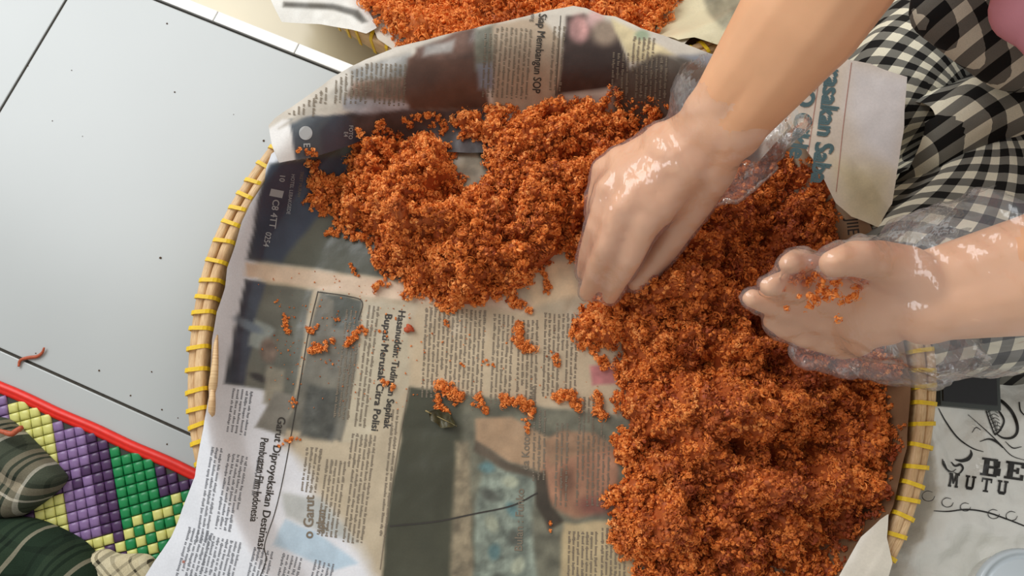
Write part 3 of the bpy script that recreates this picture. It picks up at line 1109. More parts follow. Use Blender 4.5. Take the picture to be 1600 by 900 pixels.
MOUND = [(488, 262), (506, 272), (540, 268), (534, 238), (566, 206), (600, 192), (640, 206), (672, 206), (700, 226), (716, 262), (728, 292), (752, 286), (765, 262), (752, 240), (722, 222), (704, 204),
         (694, 180), (712, 164), (744, 172), (770, 164), (832, 154), (880, 128), (905, 142), (960, 136), (990, 142), (1050, 122), (1085, 140), (1140, 190),
         (1210, 196), (1248, 236), (1290, 284), (1306, 340), (1330, 410), (1392, 560), (1402, 690), (1384, 780), (1344, 840), (1310, 900), (1230, 990),
         (1040, 990), (992, 905), (958, 850), (966, 800), (952, 776), (984, 742), (962, 706), (980, 660), (968, 600), (955, 545), (906, 552), (900, 500), (918, 470),
         (912, 418), (876, 402), (842, 428), (806, 470), (770, 460), (742, 480), (696, 482), (668, 462), (636, 462), (640, 428), (600, 420),
         (566, 384), (540, 376), (520, 352), (524, 318), (498, 332), (482, 318)]
mp = np.array(MOUND, float)
mw = Wn(mp[:, 0], mp[:, 1], lambda x, y: zA(x, y) + 0.004)[:, :2]
PEAKS = [(W(640, 300, 0.03), 0.032, 0.085), (W(860, 250, 0.03), 0.024, 0.10), (W(1180, 690, 0.05), 0.055, 0.12), (W(1130, 420, 0.04), 0.030, 0.12), (W(740, 400, 0.03), 0.018, 0.07)]


def mound_h(x, y):
    d, _, _ = sdpoly(x, y, mw)
    d = d + 0.009 * (fbm(x * 62, y * 62, 12, 3) - 0.5) * 2
    e = 1 - np.exp(-np.clip(-d, 0, 1) / 0.016)
    H = 0.006 * np.ones_like(x)
    for (p, h, s) in PEAKS:
        H = H + h * np.exp(-((x - p[0]) ** 2 + (y - p[1]) ** 2) / (2 * (s * 0.72) ** 2))
    lum = 0.75 + 0.75 * (fbm(x * 38, y * 38, 3, 3) - 0.5) * 2
    return e * H * np.clip(lum, 0.3, 1.6), d


g = np.random.default_rng(11)
# solid body of the heap under the fibres
st = 0.0022
xs = np.arange(mw[:, 0].min() - 0.01, mw[:, 0].max() + 0.01, st)
ys = np.arange(mw[:, 1].min() - 0.01, mw[:, 1].max() + 0.01, st)


def heap_z(X, Y, Hh):
    tf, idn = tufts(X, Y, 21)
    amp = np.clip(Hh / 0.014, 0.25, 1) * 0.0190
    return zA(X, Y) + Hh + amp * (tf - 0.55) + 0.0022 * (fbm(X * 260, Y * 260, 5, 2) - 0.5), idn, tf


X, Y = np.meshgrid(xs, ys, indexing='ij')
Hh, D = mound_h(X, Y)
ins = D < -0.003
Z, _, _ = heap_z(X, Y, Hh)
Z = np.maximum(np.where(ins, Z - 0.0036, zA(X, Y) - 0.001), zA(X, Y) - 0.001)
fi = ins[:-1, :-1] | ins[1:, :-1] | ins[:-1, 1:] | ins[1:, 1:]
idx = np.arange(X.size).reshape(X.shape)
F = np.stack([idx[:-1, :-1][fi], idx[1:, :-1][fi], idx[1:, 1:][fi], idx[:-1, 1:][fi]], -1)
us = np.unique(F)
rm = np.full(X.size, -1); rm[us] = np.arange(len(us))
BV = np.stack([X.ravel()[us], Y.ravel()[us], Z.ravel()[us]], -1)
BF = rm[F]; BF = np.r_[BF[:, [0, 1, 2]], BF[:, [0, 2, 3]]]
BC = np.tile(C_DK * 0.8 + C_OR * 0.2, (len(BV), 1))


def grains(sp, g):
    xs = np.arange(mw[:, 0].min(), mw[:, 0].max(), sp)
    ys = np.arange(mw[:, 1].min(), mw[:, 1].max(), sp)
    X, Y = np.meshgrid(xs, ys, indexing='ij')
    X = (X + g.uniform(-0.6, 0.6, X.shape) * sp).ravel(); Y = (Y + g.uniform(-0.6, 0.6, Y.shape) * sp).ravel()
    Hh, D = mound_h(X, Y)
    _, pyv = to_px(np.stack([X, Y, np.full_like(X, 0.03)], -1))
    kp = (D < 0.0005) & (pyv < 965)
    X, Y, Hh = X[kp], Y[kp], Hh[kp]
    Z, idn, tf = heap_z(X, Y, Hh)
    return X, Y, Z, Hh, idn, tf


X, Y, Z, Hh, idn, tf = grains(0.0031, g)
Rc = g.uniform(0.0012, 0.0030, len(X))
Zc = np.maximum(Z - 0.0004 + g.uniform(-0.0012, 0.0012, len(X)), zA(X, Y) + Rc * 0.5)
BR = 0.30 * sstep(0.06, 0.16, X) * sstep(0.35, 0.6, fbm(X * 16 + 5, Y * 16, 93, 3) + 0.12)  # browner patches rightward: part own colour, part shade put into the tint
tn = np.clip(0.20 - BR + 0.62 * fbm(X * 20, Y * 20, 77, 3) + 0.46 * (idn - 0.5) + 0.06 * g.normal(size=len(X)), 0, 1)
print('grains', len(X))
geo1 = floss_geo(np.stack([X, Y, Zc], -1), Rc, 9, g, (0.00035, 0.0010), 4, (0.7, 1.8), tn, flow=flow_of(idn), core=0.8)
X, Y, Z, Hh, idn, tf = grains(0.0062, g)
kp = tf > 0.5
X, Y, Z, idn = X[kp], Y[kp], Z[kp], idn[kp]
Rc = g.uniform(0.002, 0.0044, len(X))
BR = 0.30 * sstep(0.06, 0.16, X) * sstep(0.35, 0.6, fbm(X * 16 + 5, Y * 16, 93, 3) + 0.12)  # same browner patches on the fine fibres, shade partly put into their tint
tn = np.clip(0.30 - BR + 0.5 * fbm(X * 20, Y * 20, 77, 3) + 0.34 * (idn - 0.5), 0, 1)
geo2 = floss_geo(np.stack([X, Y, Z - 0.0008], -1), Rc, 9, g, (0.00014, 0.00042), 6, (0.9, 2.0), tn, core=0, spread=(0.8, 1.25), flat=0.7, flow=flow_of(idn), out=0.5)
# longer twisted shreds lying on top: chains of grains following a winding line
nch, ln = 620, 8
X, Y, Z, Hh, idn, tf = grains(0.0070, g)
pick = g.choice(len(X), min(nch, len(X)), replace=False)
cx, cy = X[pick], Y[pick]
hd = g.uniform(0, 6.28, len(cx))
CP, CT_, CR_, CF = [], [], [], []
tch = np.clip(g.normal(0.55, 0.22, len(cx)) - 0.15 * sstep(0.06, 0.16, cx), 0, 1)  # shreds darker rightward, shade there partly put into their colour
sz = g.uniform(0.75, 1.25, len(cx))
for i in range(ln):
    hh, dd = mound_h(cx, cy)
    zz, _, tt = heap_z(cx, cy, hh)
    ok = dd < 0.003
    r_ = 0.0021 * sz * (0.55 + 0.45 * math.sin(math.pi * (i + 0.5) / ln))
    CP.append(np.stack([cx, cy, np.maximum(zz, zA(cx, cy)) + 0.0014 + 0.0012 * np.sin(i * 1.1 + hd)], -1)[ok])
    CR_.append(r_[ok]); CT_.append(tch[ok]); CF.append(np.stack([np.cos(hd), np.sin(hd), 0 * hd], -1)[ok])
    cx, cy = cx + np.cos(hd) * 0.0022, cy + np.sin(hd) * 0.0022
    hd = hd + g.normal(0, 0.38, len(hd))
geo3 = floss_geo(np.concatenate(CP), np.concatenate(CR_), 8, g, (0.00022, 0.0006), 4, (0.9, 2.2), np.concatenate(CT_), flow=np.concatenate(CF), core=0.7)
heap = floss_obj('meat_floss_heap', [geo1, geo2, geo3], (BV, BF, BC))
tag(heap, 'big crescent heap of orange shredded meat floss on the newspaper in the tray', 'meat floss', kind='stuff')

# second tray: its paper and its floss
def z2(x, y):
    r = np.hypot(x - TC2[0], y - TC2[1])
    w = wrinkle(x, y, 81, 0.004)
    top = LOW + RIM + 0.008 + w + 0.1 * np.clip(r - TR2, 0, 0.05)
    k = sstep(TR2 - 0.05, TR2 - 0.012, r)
    return (LOW + z_in(r, TR2) + 0.006 + w) * (1 - k) + top * k


def paint2(px, py):
    p = Paint(px, py, (226, 224, 218), 12, 0.05)
    p.poly([(443, 3), (520, 6), (560, 16), (575, 34), (566, 36), (550, 24), (520, 15), (442, 11)], (96, 92, 84), 1.5, 0.08, warp=False)
    return p.out()


def paint2b(px, py):
    p = Paint(px, py, (222, 212, 178), 15, 0.05)
    p.poly([(1096, -20), (1180, -20), (1160, 40), (1130, 45), (1105, 20)], (150, 144, 122), 6, 0.2, 14)
    return p.out()


sheet('newspaper', [(420, -60), (422, -2), (428, 12), (440, 34), (500, 38), (548, 46), (572, 52), (588, 44), (584, 30), (570, 10), (552, -20), (560, -70)], z2, paint2,
      'white newspaper with one dark band overhanging the tray on the lower floor')
sheet('newspaper', [(1026, 44), (1030, 34), (1052, 10), (1070, -6), (1100, -40), (1260, -60), (1240, 40), (1190, 66), (1120, 70), (1085, 58), (1060, 62), (1040, 56)], z2, paint2b,
      'cream newspaper curling at the edge of the tray on the lower floor')
sheet('newspaper', [(552, -20), (570, 10), (590, 60), (640, 96), (740, 120), (900, 130), (1040, 96), (1110, 30), (1230, -200), (1250, -430), (1060, -590), (800, -650), (580, -590), (450, -440), (460, -220), (530, -60)],
      lambda x, y: z2(x, y) - 0.0030, paint_plain, 'newspaper lying under the floss in the tray on the lower floor', step=0.004)
M2 = [(470, -420), (480, -200), (545, -60), (556, 2), (572, 16), (596, 44), (616, 66), (680, 90), (860, 100), (1010, 70), (1040, 36), (1064, 6), (1090, -60), (1190, -220), (1210, -420), (1050, -560), (800, -620), (600, -560)]
m2 = Wn(*np.array(M2, float).T, lambda x, y: z2(x, y) + 0.004)[:, :2]
sp = 0.0042
xs = np.arange(m2[:, 0].min(), m2[:, 0].max(), sp); ys = np.arange(m2[:, 1].min(), m2[:, 1].max(), sp)
X, Y = np.meshgrid(xs, ys, indexing='ij')
X = (X + g.uniform(-0.5, 0.5, X.shape) * sp).ravel(); Y = (Y + g.uniform(-0.5, 0.5, Y.shape) * sp).ravel()
D, _, _ = sdpoly(X, Y, m2)
_, py2 = to_px(np.stack([X, Y, np.full_like(X, LOW + 0.05)], -1))
kp = (D < -0.001) & ((py2 > -60) | (g.random(len(X)) < 0.28))
X, Y, D = X[kp], Y[kp], D[kp]
tf, idn = tufts(X, Y, 43)
Hh = (1 - np.exp(D / 0.02)) * (0.010 + 0.024 * fbm(X * 20, Y * 20, 6, 3)) + 0.012 * (tf - 0.4)
Rc = g.uniform(0.0018, 0.0042, len(X)) * np.where(py2[kp] > -60, 1, 1.8)
r2 = np.hypot(X - TC2[0], Y - TC2[1])
Zc = np.where(r2 < TR2 - 0.02, z2(X, Y), LOW + RIM + 0.004) + np.maximum(Hh, Rc * 0.4) + g.uniform(-0.001, 0.001, len(X))
Zc = np.minimum(Zc, 0.036)
cl2 = np.stack([X, Y, Zc], -1)
tn2 = np.clip(0.2 + 0.6 * fbm(X * 22, Y * 22, 7, 3) + 0.3 * (idn - 0.5), 0, 1)
st = 0.003
gx, gy = np.meshgrid(np.arange(m2[:, 0].min(), m2[:, 0].max(), st), np.arange(m2[:, 1].min(), m2[:, 1].max(), st), indexing='ij')
gd, _, _ = sdpoly(gx, gy, m2)
gt, _ = tufts(gx, gy, 43)
gh = (1 - np.exp(np.minimum(gd, 0) / 0.02)) * (0.010 + 0.024 * fbm(gx * 20, gy * 20, 6, 3)) + 0.012 * (gt - 0.4)
gr_ = np.hypot(gx - TC2[0], gy - TC2[1])
gz = np.minimum(np.where(gr_ < TR2 - 0.02, z2(gx, gy), LOW + RIM + 0.004) + np.maximum(gh, 0.001), 0.036) - 0.0015
gi = gd < -0.004
gf = gi[:-1, :-1] & gi[1:, :-1] & gi[:-1, 1:] & gi[1:, 1:]
ix = np.arange(gx.size).reshape(gx.shape)
q4 = np.stack([ix[:-1, :-1][gf], ix[1:, :-1][gf], ix[1:, 1:][gf], ix[:-1, 1:][gf]], -1)
us = np.unique(q4); rm = np.full(gx.size, -1); rm[us] = np.arange(len(us)); q4 = rm[q4]
base2 = (np.stack([gx.ravel()[us], gy.ravel()[us], gz.ravel()[us]], -1), np.r_[q4[:, [0, 1, 2]], q4[:, [0, 2, 3]]], np.tile(C_DK * 0.5 + C_OR * 0.5, (len(us), 1)))
heap2 = floss_obj('meat_floss_heap', [floss_geo(cl2, Rc, 13, g, (0.00025, 0.0008), 4, (0.9, 2.2), tn2, flow=flow_of(idn), core=0.7)], base2)
tag(heap2, 'orange meat floss heaped in the tray on the lower beige floor', 'meat floss', kind='stuff')

# loose pieces lying on the newspaper: (x, y, radius, elongation, direction)
LOOSE = [(513, 288, 20, 1.5, 0.2), (499, 318, 10, 2.0, 1.2), (526, 312, 9, 1.6, 1.4), (532, 364, 10, 2.6, -0.2), (448, 508, 8, 2.6, 1.3), (487, 512, 9, 1.2, 0), (503, 541, 12, 1.7, -0.2), (556, 526, 11, 2.0, -0.6),
         (595, 446, 11, 1.3, -0.4), (552, 421, 7, 2.2, 0.8), (702, 612, 17, 1.5, 0.2), (690, 634, 10, 2.0, 0.9), (752, 632, 11, 1.4, 1.2), (808, 630, 16, 1.9, 0.5), (822, 664, 7, 2.0, 1.3), (888, 624, 17, 1.5, 0.2),
         (936, 632, 14, 1.6, 1.2), (816, 530, 19, 1.4, 1.0), (932, 520, 26, 1.2, 0.8), (935, 560, 13, 1.6, 1.2), (452, 690, 6, 3.0, -0.3), (458, 627, 5, 3.0, 1.3), (607, 600, 8, 1.6, 0.1), (861, 824, 5, 2.0, 1.2),
         (590, 200, 10, 1.4, -0.5), (646, 188, 10, 1.8, -0.2), (682, 192, 13, 1.5, 0.6), (816, 480, 11, 1.6, 0.3), (868, 560, 8, 2.0, 1.0), (700, 480, 10, 1.6, 0.3), (640, 452, 9, 1.6, 1.0), (962, 850, 13, 1.4, 1.1),
         (478, 237, 8, 1.8, 0.0), (852, 440, 10, 2.2, 1.3), (720, 568, 5, 1.6, 0.4), (758, 566, 5, 1.5, 0.5), (772, 575, 4, 2.0, 1.2), (698, 504, 5, 1.8, 1.2), (524, 500, 5, 1.6, 0.3), (600, 520, 5, 1.9, 0.8), (430, 470, 4, 1.8, 0.6)]
def zone_label(x, y):
    if y < 245:
        return 'small floss tuft on the folded newspaper strip above the big heap'
    if y < 400:
        return 'small floss tuft on the dark advertisement at the edge of the heap'
    if x < 610:
        return 'tiny floss bit on the grey printed photographs'
    if x < 830:
        return 'small floss bit on the pale columns of small type'
    return 'small floss tuft lying close against the side of the big heap'


CLUMP_LABEL = {
    (702, 612): 'orange floss clump lying just above the dried dark leaf',
    (690, 634): 'thin orange floss tuft touching the dried dark leaf',
    (752, 632): 'small orange floss clump beside the tuft over the dried leaf',
    (808, 630): 'wide ragged floss clump on the upper edge of the big colour photograph',
    (822, 664): 'hanging floss tuft on the arm in the big colour photograph',
    (816, 530): 'upright fluffy floss clump alone on the columns of small type',
    (932, 520): 'large round floss tuft beside the big heap, under the fingertips',
    (478, 237): 'orange floss bit just below the white dot and letter E',
    (607, 600): 'orange floss bit lying across the two-line Bupati headline',
    (861, 824): 'tiny orange floss bit below the printed face',
    (452, 690): 'long thin floss shred lying over the Garut headline',
    (458, 627): 'thin upright floss shred on the printed rule between photographs',
    (595, 446): 'bright orange floss clump on the pale centre fold band',
    (552, 421): 'curled floss bit at the lower edge of the dark advertisement',
    (513, 288): 'ragged floss clump on the dark advertisement beside the big heap',
    (503, 541): 'broad floss clump in the middle of the grey printed photographs',
    (556, 526): 'diagonal floss clump at the right edge of the grey photographs',
    (448, 508): 'tall narrow floss clump on the left grey photograph',
}
for n_, (x, y, r, el, an) in enumerate(LOOSE):
    gg = np.random.default_rng(100 + n_)
    zf = zB if (y < 245 and x < 700) else zA
    c0 = Wn(np.array([x]), np.array([y]), zf)[0]
    s = r * 0.00042
    m = max(3, int(round(r * r / 9.0 * el)))
    u = gg.uniform(-1, 1, m) * s * el
    v = gg.normal(size=m) * s * 0.36 * np.sqrt(np.clip(1.15 - (u / (s * el)) ** 2, 0, 1)) + 0.35 * s * np.sin(u / (s * el + 1e-9) * 2.5 + n_)
    a = -an
    cx, cy = u * math.cos(a) - v * math.sin(a), u * math.sin(a) + v * math.cos(a)
    rr = np.minimum(gg.uniform(0.22, 0.5, m) * s, gg.uniform(0.0012, 0.0030, m))
    hgt = min(0.55 * s, 0.0045) * np.clip(1 - np.hypot(u / (s * el), v / s) ** 2, 0, 1)
    zz = zf(c0[0] + cx, c0[1] + cy) - c0[2] + rr * 0.6 + hgt * gg.uniform(0, 1, m)
    fl = np.tile(np.array([[math.cos(a), math.sin(a), 0.2]]), (m, 1)) + 0.4 * gg.normal(size=(m, 3))
    gs = [floss_geo(np.stack([cx, cy, zz], -1), rr, 14, gg, (0.0002, 0.00055), 5, (0.9, 2.4), np.clip(gg.normal(0.55, 0.14, m), 0, 1), flow=fl, out=0.6)]
    o = floss_obj('floss_clump', gs)
    o.location = c0
    tag(o, CLUMP_LABEL.get((x, y), zone_label(x, y)), 'meat floss', 'loose floss clumps on the newspaper')

# crumbs too small and many to pick apart
gg = np.random.default_rng(5)
n = 330
cx = np.concatenate([gg.normal(560, 95, n // 2), gg.uniform(420, 960, n - n // 2)])
cy = np.concatenate([gg.normal(520, 60, n // 2), gg.uniform(400, 640, n - n // 2)])
kp = (cy > 0.13 * cx + 355) & (cx > 400) & (cx < 950)
cx, cy = cx[kp], cy[kp]
P0 = Wn(cx, cy, zA)
cr = gg.uniform(0.0003, 0.0010, len(cx)) * gg.uniform(0.5, 1.1, len(cx))
P0[:, 2] += cr * 0.6
o = floss_obj('floss_crumbs', [floss_geo(P0, cr, 4, gg, (0.00010, 0.00026), 3, (0.8, 1.8), np.clip(gg.normal(0.45, 0.2, len(cx)), 0, 1))])
tag(o, 'fine orange floss crumbs strewn over the newspaper', 'crumbs', kind='stuff')

# red-brown nub
bm = bmesh.new()
bmesh.ops.create_icosphere(bm, subdivisions=3, radius=1)
for v in bm.verts:
    q = v.co
    v.co = Vector((q.x * 0.0036, q.y * 0.0030, q.z * 0.0024)) * (1 + 0.18 * math.sin(q.x * 4 + q.y * 3) + 0.1 * math.sin(q.y * 9))
nub = ob('spice_nub', bm_mesh('spice_nub', bm, mat('nub_red', rgb(186, 84, 50), 0.6, 0.3, noise=(700, 0.25), bump=(900, 0.5, 0.0008)), True))
nub.location = Wn(np.array([640]), np.array([514]), zA)[0] + np.array([0, 0, 0.0018])
tag(nub, 'rounded red-brown spice nub on the newspaper beside the headline', 'spice')

# dry leaf
lf = empty('dry_leaf', Wn(np.array([692]), np.array([655]), zA)[0] + np.array([0, 0, 0.001]), -0.45)
tag(lf, 'dried curled dark green leaf under a loose floss clump on newspaper', 'leaf')
u = np.linspace(-1, 1, 25); w_ = np.linspace(-1, 1, 11)
U, Wd = np.meshgrid(u, w_, indexing='ij')
hw = 0.0052 * (1 - U ** 2) ** 0.7 * (1 + 0.15 * np.sin(U * 7)) + 0.0002
LX = U * 0.0105; LY = Wd * hw
LZ = 0.0026 * Wd ** 2 + 0.0012 * np.sin(U * 6 + Wd * 3) + 0.0012 + 0.0018 * np.abs(U)
idx = np.arange(U.size).reshape(U.shape)
LF = np.stack([idx[:-1, :-1], idx[1:, :-1], idx[1:, 1:], idx[:-1, 1:]], -1).reshape(-1, 4)
mk('leaf_blade', np.stack([LX, LY, LZ], -1).reshape(-1, 3), LF, MAT['leaf_dry'], lf)
v, f = tube_geo(np.stack([u * 0.0125 - 0.001, 0 * u, 0.0012 * np.sin(u * 6) + 0.0016 + 0.0018 * np.abs(u)], -1), np.linspace(0.0006, 0.0002, 25), 6)
mk('midrib', v, f, MAT['leaf_vein'], lf)

# curled shreds on the floor, on the cloth
def shred(pts, z, rad, label, name='meat_shred'):
    pw = [np.array(W(x, y, zz if zz is not None else z)) for (x, y, zz) in pts]
    c0 = pw[0].copy(); c0[2] = pw[0][2]
    pth = catmull([q - c0 for q in pw], 6)
    n = len(pth)
    rd = rad * (0.35 + 0.65 * np.sin(np.linspace(0.35, 2.9, n)))
    v, f = tube_geo(pth, rd, 7)
    o = mk(name, v, f, mat('shred_' + str(len(MAT)), rgb(176, 84, 52), 0.5, 0.4, noise=(800, 0.3)))
    o.location = c0
    tag(o, label, 'meat floss')
    return o


shred([(29, 573, .0014), (32, 563, .0014), (44, 559, .0014), (58, 557, .0014), (66, 551, .0016), (69, 543, .0022)], 0.0015, 0.0013, 'thin curled brown meat shred lying across the tile joint')

# ------------------------------------------------------------------ specks on the tiles
SPECKS = [(251, 403, 2.6), (261, 37, 2.0), (273, 144, 1.8), (112, 110, 1.2), (82, 189, 1.2), (155, 579, 2.0), (237, 581, 1.6), (204, 618, 1.7), (253, 640, 1.7), (261, 694, 1.7), (412, 220, 2.4),
          (278, 653, 1.2), (56, 552, 1.3), (365, 179, 1.0), (44, 103, 1.2), (129, 213, 1.0)]
bm = bmesh.new()
bmesh.ops.create_icosphere(bm, subdivisions=1, radius=1)
for v in bm.verts:
    v.co *= random.uniform(0.75, 1.2)
speck_me = bm_mesh('crumb', bm, MAT['speck'])
for (x, y, r) in SPECKS:
    o = ob('crumb', speck_me)
    p = W(x, y, 0)
    o.location = (p.x, p.y, r * 0.00018)
    o.scale = (r * 0.00046, r * 0.00040, r * 0.0003)
    o.rotation_euler = (0, 0, x)
    tag(o, 'tiny dark crumb lying on the white floor tile', 'crumb', 'crumbs on the white tiles')

# ------------------------------------------------------------------ plastic mat with red edge
m0 = W(0, 606, 0.003); m1 = W(303, 742, 0.003)
md = (m1 - m0).normalized()
mn = Vector((md.y, -md.x, 0))              # into the mat, away from the tile joint
if mn.y > 0:
    mn = -mn
mat_root = empty('floor_mat', (m0.x, m0.y, 0.0))
tag(mat_root, 'plastic floor mat with red edge and purple, green and yellow squares', 'mat')
# backing
c = []
for (s, t) in ((-0.45, 0.0), (0.215, 0.0), (0.215, 0.5), (-0.45, 0.5)):
    q = md * s + mn * t
    c += [(q.x, q.y, 0.0002), (q.x, q.y, 0.0012)]
mk('backing', c, [[1, 3, 5, 7], [6, 4, 2, 0], [0, 2, 3, 1], [2, 4, 5, 3], [4, 6, 7, 5], [6, 0, 1, 7]], MAT['mat_backing'], mat_root, smooth=False)
# folded red binding
prof = []
for k in range(9):
    a = math.pi * k / 8
    prof.append((-0.0042 * math.cos(a), 0.0001 + 0.0036 * math.sin(a) ** 0.7 if 0 < k < 8 else 0.0001))
prof.insert(5, (0.0004, 0.0031))
n = len(prof); V = []; F = []
ss = np.linspace(-0.45, 0.215, 100)
for i, s in enumerate(ss):
    for (t, z) in prof:
        q = md * s + mn * (t + 0.0003 * math.sin(i * 0.7))
        V.append((q.x, q.y, z + 0.00015 * math.sin(i * 1.9)))
for i in range(len(ss) - 1):
    for k in range(n):
        F.append([i * n + k, (i + 1) * n + k, (i + 1) * n + (k + 1) % n, i * n + (k + 1) % n])
F.append(list(range(n))); F.append([(len(ss) - 1) * n + k for k in range(n)][::-1])
mk('red_binding', V, F, MAT['mat_red'], mat_root)
# woven squares
o0 = W(84, 676, 0.002)
e1 = (W(84 + 94, 676 - 26, 0.002) - o0); e1 = e1.normalized()
e2 = Vector((e1.y, -e1.x, 0))
if e2.y > 0:
    e2 = -e2
CS = 0.00735
cell_me = {}
for nm in ('cell_yellow', 'cell_lilac', 'cell_purple', 'cell_green', 'cell_teal'):
    bm = bmesh.new()
    h = CS / 2 - 0.00025
    rings = [(h, 0.0), (h, 0.0010), (h * 0.80, 0.0019), (h * 0.4, 0.0022)]
    vs = [[bm.verts.new((sx * r, sy * r, z)) for (sx, sy) in ((-1, -1), (1, -1), (1, 1), (-1, 1))] for (r, z) in rings]
    for a, b in zip(vs[:-1], vs[1:]):
        for k in range(4):
            bm.faces.new((a[k], a[(k + 1) % 4], b[(k + 1) % 4], b[k]))
    bm.faces.new(vs[-1])
    cell_me[nm] = bm_mesh('woven_square', bm, MAT[nm], True)


def cell_col(i, j):
    y, l, p, gr = 'cell_yellow', 'cell_lilac', 'cell_purple', 'cell_green'
    if i < -4:
        return l if j < 2 else 'cell_teal'
    if i < 0:
        if j in (4, 5):
            return p if (i + j) % 2 == 0 else y
        if j >= 6 and i < -3:
            return gr if j > 7 else p
        return y
    if i < 3:
        if j in (4, 5):
            return p if (i + j) % 2 == 0 else l
        if j >= 11:
            return y
        return l
    if i < 5:
        if j >= 11:
            return p if (i + j) % 2 else y
        return p
    if i < 9:
        if j < 4 and (i + j) % 3 == 0:
            return p
        if j >= 10:
            return gr if (i + j) % 2 else y
        return gr
    if j >= 9:
        return y if (i + j) % 2 else gr
    return p


rm_ = mn
cnt = 0
rest = []
for i in range(-50, 50):
    for j in range(-40, 90):
        q = o0 + e1 * ((i + 0.5) * CS) + e2 * ((j + 0.5) * CS)
        d = (Vector((q.x, q.y, 0)) - Vector((m0.x, m0.y, 0))).dot(mn)
        if d < 0.0042:
            continue
        sd_ = (Vector((q.x, q.y, 0)) - Vector((m0.x, m0.y, 0))).dot(md)
        if not (-0.444 < sd_ < 0.209 and d < 0.494):
            continue
        px, py = to_px(np.array([[q.x, q.y, 0.002]]))
        if not (-12 < px[0] < 345 and py[0] < 915) or px[0] > 310 - 0.38 * (py[0] - 730) + 22 or (px[0] < 70 and py[0] > 690) or (py[0] > 845 and px[0] < 120) or cnt >= 298:
            rest.append((q.x - m0.x, q.y - m0.y, cell_col(((i + 8) % 20) - 8, ((j + 4) % 16) - 4)))
            continue
        o = ob('woven_square', cell_me[cell_col(i, j)], mat_root)
        o.location = (q.x - m0.x, q.y - m0.y, 0.0012)
        o.rotation_euler = (0, 0, math.atan2(e1.y, e1.x))
        cnt += 1
for nm in cell_me:
    pts_ = [(x, y) for (x, y, c_) in rest if c_ == nm]
    if not pts_:
        continue
    bv = np.array([v.co[:] for v in cell_me[nm].vertices])
    ca, sa = math.cos(math.atan2(e1.y, e1.x)), math.sin(math.atan2(e1.y, e1.x))
    bv = np.stack([bv[:, 0] * ca - bv[:, 1] * sa, bv[:, 0] * sa + bv[:, 1] * ca, bv[:, 2] + 0.0012], -1)
    bf = np.array([list(p.vertices) for p in cell_me[nm].polygons])
    V = np.concatenate([bv + np.array([x, y, 0]) for (x, y) in pts_])
    F = np.concatenate([bf + k * len(bv) for k in range(len(pts_))])
    o = mk('woven_squares', V, F, MAT[nm], mat_root)
    o['kind'] = 'stuff'
print('mat squares', cnt, len(rest))

# ------------------------------------------------------------------ plaid cloth on the mat


def plaid_mat(name, base, light, dark, stripe, rot, period=0.034):
    m = bpy.data.materials.new(name)
    m.use_nodes = True
    nt = m.node_tree
    N, L = nt.nodes.new, nt.links.new
    b = nt.nodes['Principled BSDF']
    b.inputs['Roughness'].default_value = 0.9
    b.inputs['Specular IOR Level'].default_value = 0.1
    tc = N('ShaderNodeTexCoord')
    mp_ = N('ShaderNodeMapping'); mp_.inputs['Rotation'].default_value = (0, 0, rot)
    L(tc.outputs['UV'], mp_.inputs['Vector'])
    sp_ = N('ShaderNodeSeparateXYZ'); L(mp_.outputs['Vector'], sp_.inputs[0])
    outs = []
    for ax in (0, 1):
        d = N('ShaderNodeMath'); d.operation = 'DIVIDE'; d.inputs[1].default_value = period
        L(sp_.outputs[ax], d.inputs[0])
        f = N('ShaderNodeMath'); f.operation = 'FRACT'; L(d.outputs[0], f.inputs[0])
        cr = N('ShaderNodeValToRGB'); cr.color_ramp.interpolation = 'CONSTANT'
        e = cr.color_ramp.elements
        stops = [(0.0, light), (0.12, dark), (0.18, light), (0.26, dark), (0.32, light), (0.46, stripe), (0.53, base), (0.80, dark), (0.86, base)] if ax == 0 else \
                [(0.0, base), (0.30, dark), (0.36, base), (0.52, stripe), (0.58, base), (0.72, light), (0.9, dark)]
        e[0].position, e[0].color = stops[0]
        e[1].position, e[1].color = stops[1]
        for (p_, c_) in stops[2:]:
            q_ = e.new(p_); q_.color = c_
        L(f.outputs[0], cr.inputs[0])
        outs.append(cr)
    mx = N('ShaderNodeMix'); mx.data_type = 'RGBA'; mx.inputs['Factor'].default_value = 0.5
    L(outs[0].outputs[0], mx.inputs[6]); L(outs[1].outputs[0], mx.inputs[7])
    nz = N('ShaderNodeTexNoise'); nz.inputs['Scale'].default_value = 1700
    L(tc.outputs['Object'], nz.inputs['Vector'])
    mr = N('ShaderNodeMapRange'); mr.inputs['To Min'].default_value = 0.6; mr.inputs['To Max'].default_value = 1.4
    L(nz.outputs['Fac'], mr.inputs['Value'])
    vm = N('ShaderNodeVectorMath'); vm.operation = 'SCALE'
    L(mx.outputs[2], vm.inputs[0]); L(mr.outputs['Result'], vm.inputs['Scale'])
    L(vm.outputs['Vector'], b.inputs['Base Color'])
    MAT[name] = m


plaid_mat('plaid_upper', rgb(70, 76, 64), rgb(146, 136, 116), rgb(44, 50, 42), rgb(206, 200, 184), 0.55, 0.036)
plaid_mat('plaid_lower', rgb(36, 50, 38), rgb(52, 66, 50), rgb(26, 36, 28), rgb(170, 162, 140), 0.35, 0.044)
plaid_mat('plaid_cuff', rgb(196, 184, 152), rgb(206, 196, 166), rgb(64, 60, 48), rgb(120, 112, 92), -0.7, 0.030)


